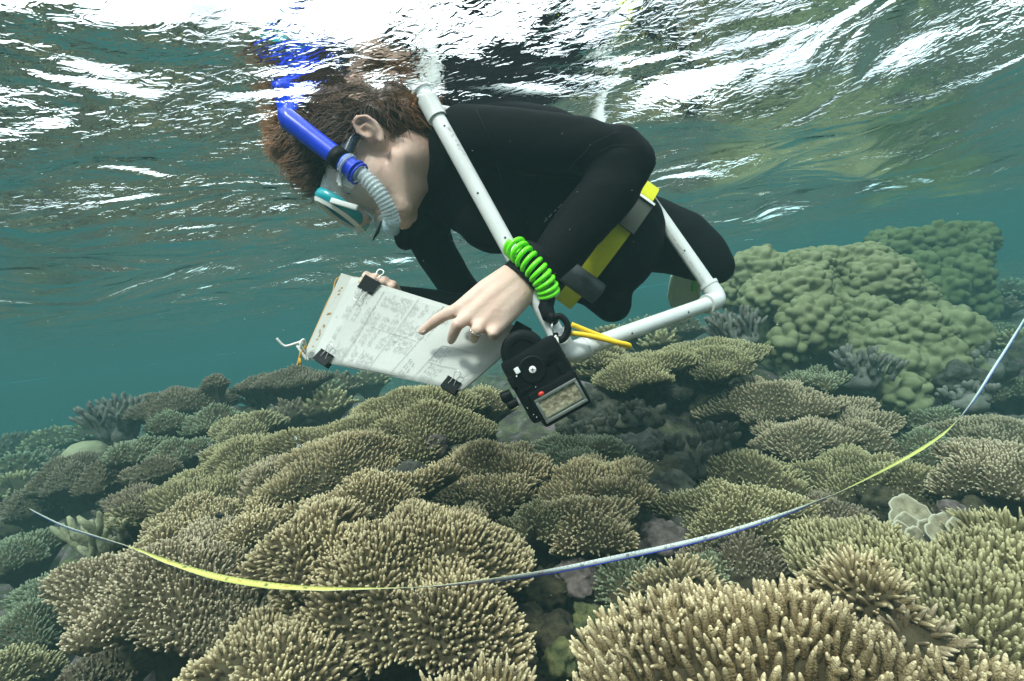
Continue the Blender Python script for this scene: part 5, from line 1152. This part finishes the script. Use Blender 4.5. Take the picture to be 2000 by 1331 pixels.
MB().box(fwc - cn * 0.0016, fx_, fy_, cn * 0.0008).build('flash_reflector', mat('painted_reef_reflection', (0.42, 0.38, 0.26), 0.3, 0.5, noise=(120, 0.9, (0.16, 0.13, 0.08)), bump=(130, 0.8, 0.004), metal=0.3), fr_, smooth=False)  # diffuse beige: the reef's reflection in the window is painted into the colour
for k_ in range(2): MB().box(fwc + cyv * (0.0125 + 0.0032 * k_) + cn * 0.0010, fx_ * 0.94, cyv * 0.0007, cn * 0.0008).build('reflector_rib', STEEL, fr_, smooth=False)
for px, py, r in ((992, 775, 0.009), (1004, 790, 0.008), (1050, 815, 0.007)):
    MB().lathe(K(px, py, -0.018), IMG(-0.85, -0.45), [(-0.006, r * 0.9), (0.006, r), (0.010, r), (0.012, r * 0.85)], 20).build('knob', BLACKS, cm, auto=40)
for px, py, lx, ly, hz in ((1000, 748, 0.004, 0.010, 0.005), (1072, 702, 0.012, 0.005, 0.004), (1098, 722, 0.005, 0.012, 0.004), (1028, 762, 0.010, 0.003, 0.002), (1078, 690, 0.008, 0.004, 0.006)):
    MB().box(K(px, py, 0.002), cx_ * lx, cyv * ly, cn * hz, 0.0015).build('control', BLACKS, cm, auto=40)
MB().lathe(K(1022, 688, -0.008), cn, [(-0.002, 0.026), (0.003, 0.026), (0.003, 0.020), (0.001, 0.019)], 28).build('port_ring', BLACKS, cm, auto=40)
MB().tube([K(1076, 684, -0.01), K(1086, 680, -0.01), K(1092, 688, -0.01), K(1086, 696, -0.01)], 0.0028, 8).build('strap_lug', BLACKS, cm)
mb = MB(); rs = random.Random(5)
for px, py in ((1030, 797), (1068, 755), (1046, 756), (1048, 815), (1042, 810), (1052, 800)): mb.lathe(K(px, py, 0.0022), cn, [(0, rs.uniform(0.0005, 0.0010)), (0.0006, 0.0004)], 8)
mb.build('paint_chips', WHITEP, cm)['kind'] = 'stuff'
MB().tube(catmull([P(1086, 656, 0.842), P(1080, 672, 0.836), P(1084, 686, 0.830), P(1092, 690, 0.826), P(1090, 676, 0.832), P(1088, 660, 0.842)], 6), 0.0021, 8).build('tether', STRING, cm)

# ------------------------------------------------------------------ the measuring tape across the reef
def tape():
    root = empty('measuring_tape', tuple(P(700, 1150, 0.90))); tag(root, 'long survey tape yellow on one face and white on the other sagging over the reef', 'tape')
    # px, py, depth, half width px, face (0 = yellow towards camera, 1 = white), apparent share of the width
    C = [(60, 996, 1.70, -0.20), (120, 1026, 1.45, -0.35), (180, 1046, 1.32, -0.30), (240, 1064, 1.22, -0.10), (275, 1076, 1.16, 0.30), (330, 1098, 1.08, 0.62), (420, 1126, 1.0, 0.85), (520, 1143, 0.95, 0.80), (620, 1150, 0.92, 0.52), (700, 1150, 0.91, 0.25), (760, 1149, 0.905, 0.08), (840, 1146, 0.91, -0.10),
         (920, 1138, 0.92, -0.32), (1010, 1127, 0.94, -0.62), (1100, 1112, 0.98, -0.85), (1200, 1091, 1.03, -0.95), (1300, 1070, 1.09, -0.95), (1400, 1046, 1.15, -0.92), (1480, 1022, 1.22, -0.85), (1550, 998, 1.28, -0.60), (1600, 978, 1.33, -0.25), (1640, 961, 1.37, 0.05), (1690, 937, 1.43, 0.30), (1740, 911, 1.5, 0.55), (1790, 883, 1.58, 0.70), (1835, 853, 1.67, 0.55), (1865, 826, 1.75, 0.10),
         (1885, 804, 1.82, -0.30), (1910, 770, 1.92, -0.65), (1940, 722, 2.05, -0.80), (1970, 675, 2.2, -0.75), (2010, 610, 2.4, -0.6)]
    # let the tape lie on whatever coral stands in its way
    bpy.context.view_layer.update(); dg = bpy.context.evaluated_depsgraph_get(); px2 = np.arange(50, 2016, 10.0)
    py2 = np.interp(px2, [c[0] for c in C], [c[1] for c in C]); d2 = np.interp(px2, [c[0] for c in C], [c[2] for c in C]); dh = d2.copy()
    for i in range(len(px2)):
        for dy in (-8, 8):
            v = (P(px2[i], py2[i] + dy, 1.0) - CAM).normalized(); hit, loc, *_ = SC.ray_cast(dg, CAM + v * 0.2, v)
            if hit: dh[i] = min(dh[i], (loc - CAM).dot(fw) - 0.012)
    W_ = 6; mn = np.array([dh[max(0, i - W_):i + W_ + 1].min() for i in range(len(dh))]); kern = np.hanning(2 * W_ + 3)[1:-1]; kern /= kern.sum()
    sm_ = np.convolve(np.pad(mn, W_, mode='edge'), kern, mode='valid'); TAPE_D = list(zip(px2, sm_))
    C = [(c[0], c[1], float(np.interp(c[0], px2, sm_)), c[3]) for c in C]
    ctrl_ = [P(*c[:3]) for c in C]; tw = [c[3] for c in C]; n = 8; path = catmull(ctrl_, n); tws = []
    for i in range(len(C) - 1):
        for j in range(n):
            t = j / n; t = t * t * (3 - 2 * t); tws.append(tw[i] * (1 - t) + tw[i + 1] * t)
    tws.append(tw[-1])
    HW = 0.0056; fr_list = []
    for i, p in enumerate(path):
        T_ = (path[min(i + 1, len(path) - 1)] - path[max(i - 1, 0)]).normalized(); v = (CAM - p).normalized(); v = (v - T_ * v.dot(T_)).normalized(); s_ = T_.cross(v)
        s_ = s_ if s_.dot(up) > 0 else -s_
        share = max(-0.98, min(0.98, tws[i])); ang = math.asin(abs(share)); nf = 1 if share >= 0 else -1
        # width vector: turned so that its visible share is |share|, always tipping the yellow face to the sky side
        wv_ = s_ * share + v * math.sqrt(1 - share * share) * -1
        nv = T_.cross(wv_).normalized()
        fr_list.append((p, T_, wv_.normalized(), nv))
    YT = mat('tape_yellow', (0.58, 0.55, 0.13), 0.4, 0.4); WT = mat('tape_white', (0.80, 0.81, 0.80), 0.4, 0.4); BT = mat('tape_blue', (0.03, 0.05, 0.50), 0.4, 0.4)
    ny = fr_list[60][3]; sgn = 1 if fr_list[60][3].dot((CAM - fr_list[60][0])) > 0 else -1     # index 60: yellow towards the camera
    def strip_(name, m, lo, hi, off):
        V = []; Fc = []
        for p, T_, wv_, nv in fr_list:
            c = p + nv * (sgn * off); V += [c + wv_ * lo * HW, c + wv_ * hi * HW]
        for i in range(len(fr_list) - 1): Fc.append((2 * i, 2 * i + 1, 2 * i + 3, 2 * i + 2))
        mb = MB(); mb.add(V, Fc); o = mb.build(name, m, root); md = o.modifiers.new('t', 'SOLIDIFY'); md.thickness = 0.00025; md.offset = 0; return o
    strip_('yellow_face', YT, -1, 1, 0.0002); strip_('white_face', WT, -1, 1, -0.0002); strip_('blue_edge', BT, 0.62, 1.0, -0.0005)
    # cumulative length for the scale
    S = [0]
    for i in range(1, len(path)): S.append(S[-1] + (path[i] - path[i - 1]).length)
    def at(s):
        i = max(0, min(len(path) - 2, int(np.searchsorted(S, s)) - 1)); f = (s - S[i]) / (S[i + 1] - S[i]); a_, b_ = fr_list[i], fr_list[i + 1]
        return tuple(x.lerp(y, f) for x, y in zip(a_, b_))
    INK = mat('tape_ink', (0.05, 0.05, 0.06), 0.6); RED = mat('tape_red', (0.60, 0.04, 0.03), 0.6)
    def number(txt, s, face, m, size, flip=True):
        cu = bpy.data.curves.new('t', 'FONT'); cu.body = txt; cu.size = size; cu.align_x = 'CENTER'; cu.align_y = 'CENTER'; cu.resolution_u = 2
        ob = bpy.data.objects.new('t', cu); COL.objects.link(ob); me = bpy.data.meshes.new_from_object(ob.evaluated_get(bpy.context.evaluated_depsgraph_get())); bpy.data.objects.remove(ob); bpy.data.curves.remove(cu)
        for v in me.vertices:
            x, y = v.co.x, v.co.y
            if flip: x, y = -x, -y
            p, T_, wv_, nv = at(s + x); off = sgn * (0.0009 if face == 0 else -0.0009)
            dirw = wv_ if wv_.dot(up) > 0 else -wv_
            v.co = p + dirw * (y + (0.001 if face == 1 else 0.0)) + nv * off
        me.name = 'number_print'; o = link('number_print', me, m); attach(o, root)
    def s_of(px):
        return S[min(range(len(path)), key=lambda i: abs((path[i] - CAM).dot(rt) / (path[i] - CAM).dot(fw) * F + 1000 - px))]
    def ticks(px0, px1, face, step=0.01):
        mb = MB(); s = s_of(px0)
        while s < s_of(px1):
            p, T_, wv_, nv = at(s); T_ = T_.normalized(); wv_ = wv_.normalized(); off = sgn * (0.0007 if face == 0 else -0.0007); L_ = 0.30 if int(round(s / step)) % 5 else 0.5
            dirw = wv_ if wv_.dot(up) > 0 else -wv_
            c = p + nv * off + dirw * HW * ((1 - L_) if face == 0 else (0.98 - L_ * 0.5)); mb.box(c, T_ * 0.0004, wv_ * HW * L_ * 0.5, nv.normalized() * 0.0001); s += step
        mb.build('scale_print', INK, root, smooth=False)['kind'] = 'stuff'
    ticks(330, 700, 0); ticks(930, 1560, 1); ticks(1680, 1830, 0)
    for txt, px in (('90', 1142), ('80', 1225), ('70', 1302), ('60', 1372), ('50', 1437), ('40', 1490), ('10', 965)): number(txt, s_of(px), 1, INK, 0.0085)
    number('25 m', s_of(1058), 1, RED, 0.0080)
    for px in (1157, 1240, 1316, 1385): number('25 m', s_of(px), 1, RED, 0.0042)
    for txt, px in (('80', 520), ('70', 440), ('90', 598), ('60', 366)): number(txt, s_of(px), 0, INK, 0.0080)
    for px in (326, 470, 560): number('26 m', s_of(px), 0, RED, 0.0050)
tape()

# ------------------------------------------------------------------ specks drifting in the water
def specks():
    rg = np.random.default_rng(5); N = 420; d = rg.uniform(0.35, 1.6, N); x = rg.uniform(-0.98, 0.98, N) * d; y = rg.uniform(-0.62, 0.62, N) * d
    C_ = np.array(CAM) + d[:, None] * np.array(fw) + x[:, None] * np.array(rt) + y[:, None] * np.array(up)
    V, Fc = ICO[2]; r = rg.uniform(0.00025, 0.0007, N) * np.clip(d, 0.5, 1.2); VV = (C_[:, None] + V[None] * r[:, None, None]).reshape(-1, 3); FF = (Fc[None] + (np.arange(N) * len(V))[:, None, None]).reshape(-1, 3)
    o = link('drifting_specks', npmesh('drifting_specks', VV, FF), mat('plankton', (0.75, 0.78, 0.74), 0.8)); tag(o, 'tiny pale specks of plankton drifting in the water', 'plankton', kind='stuff')
specks()
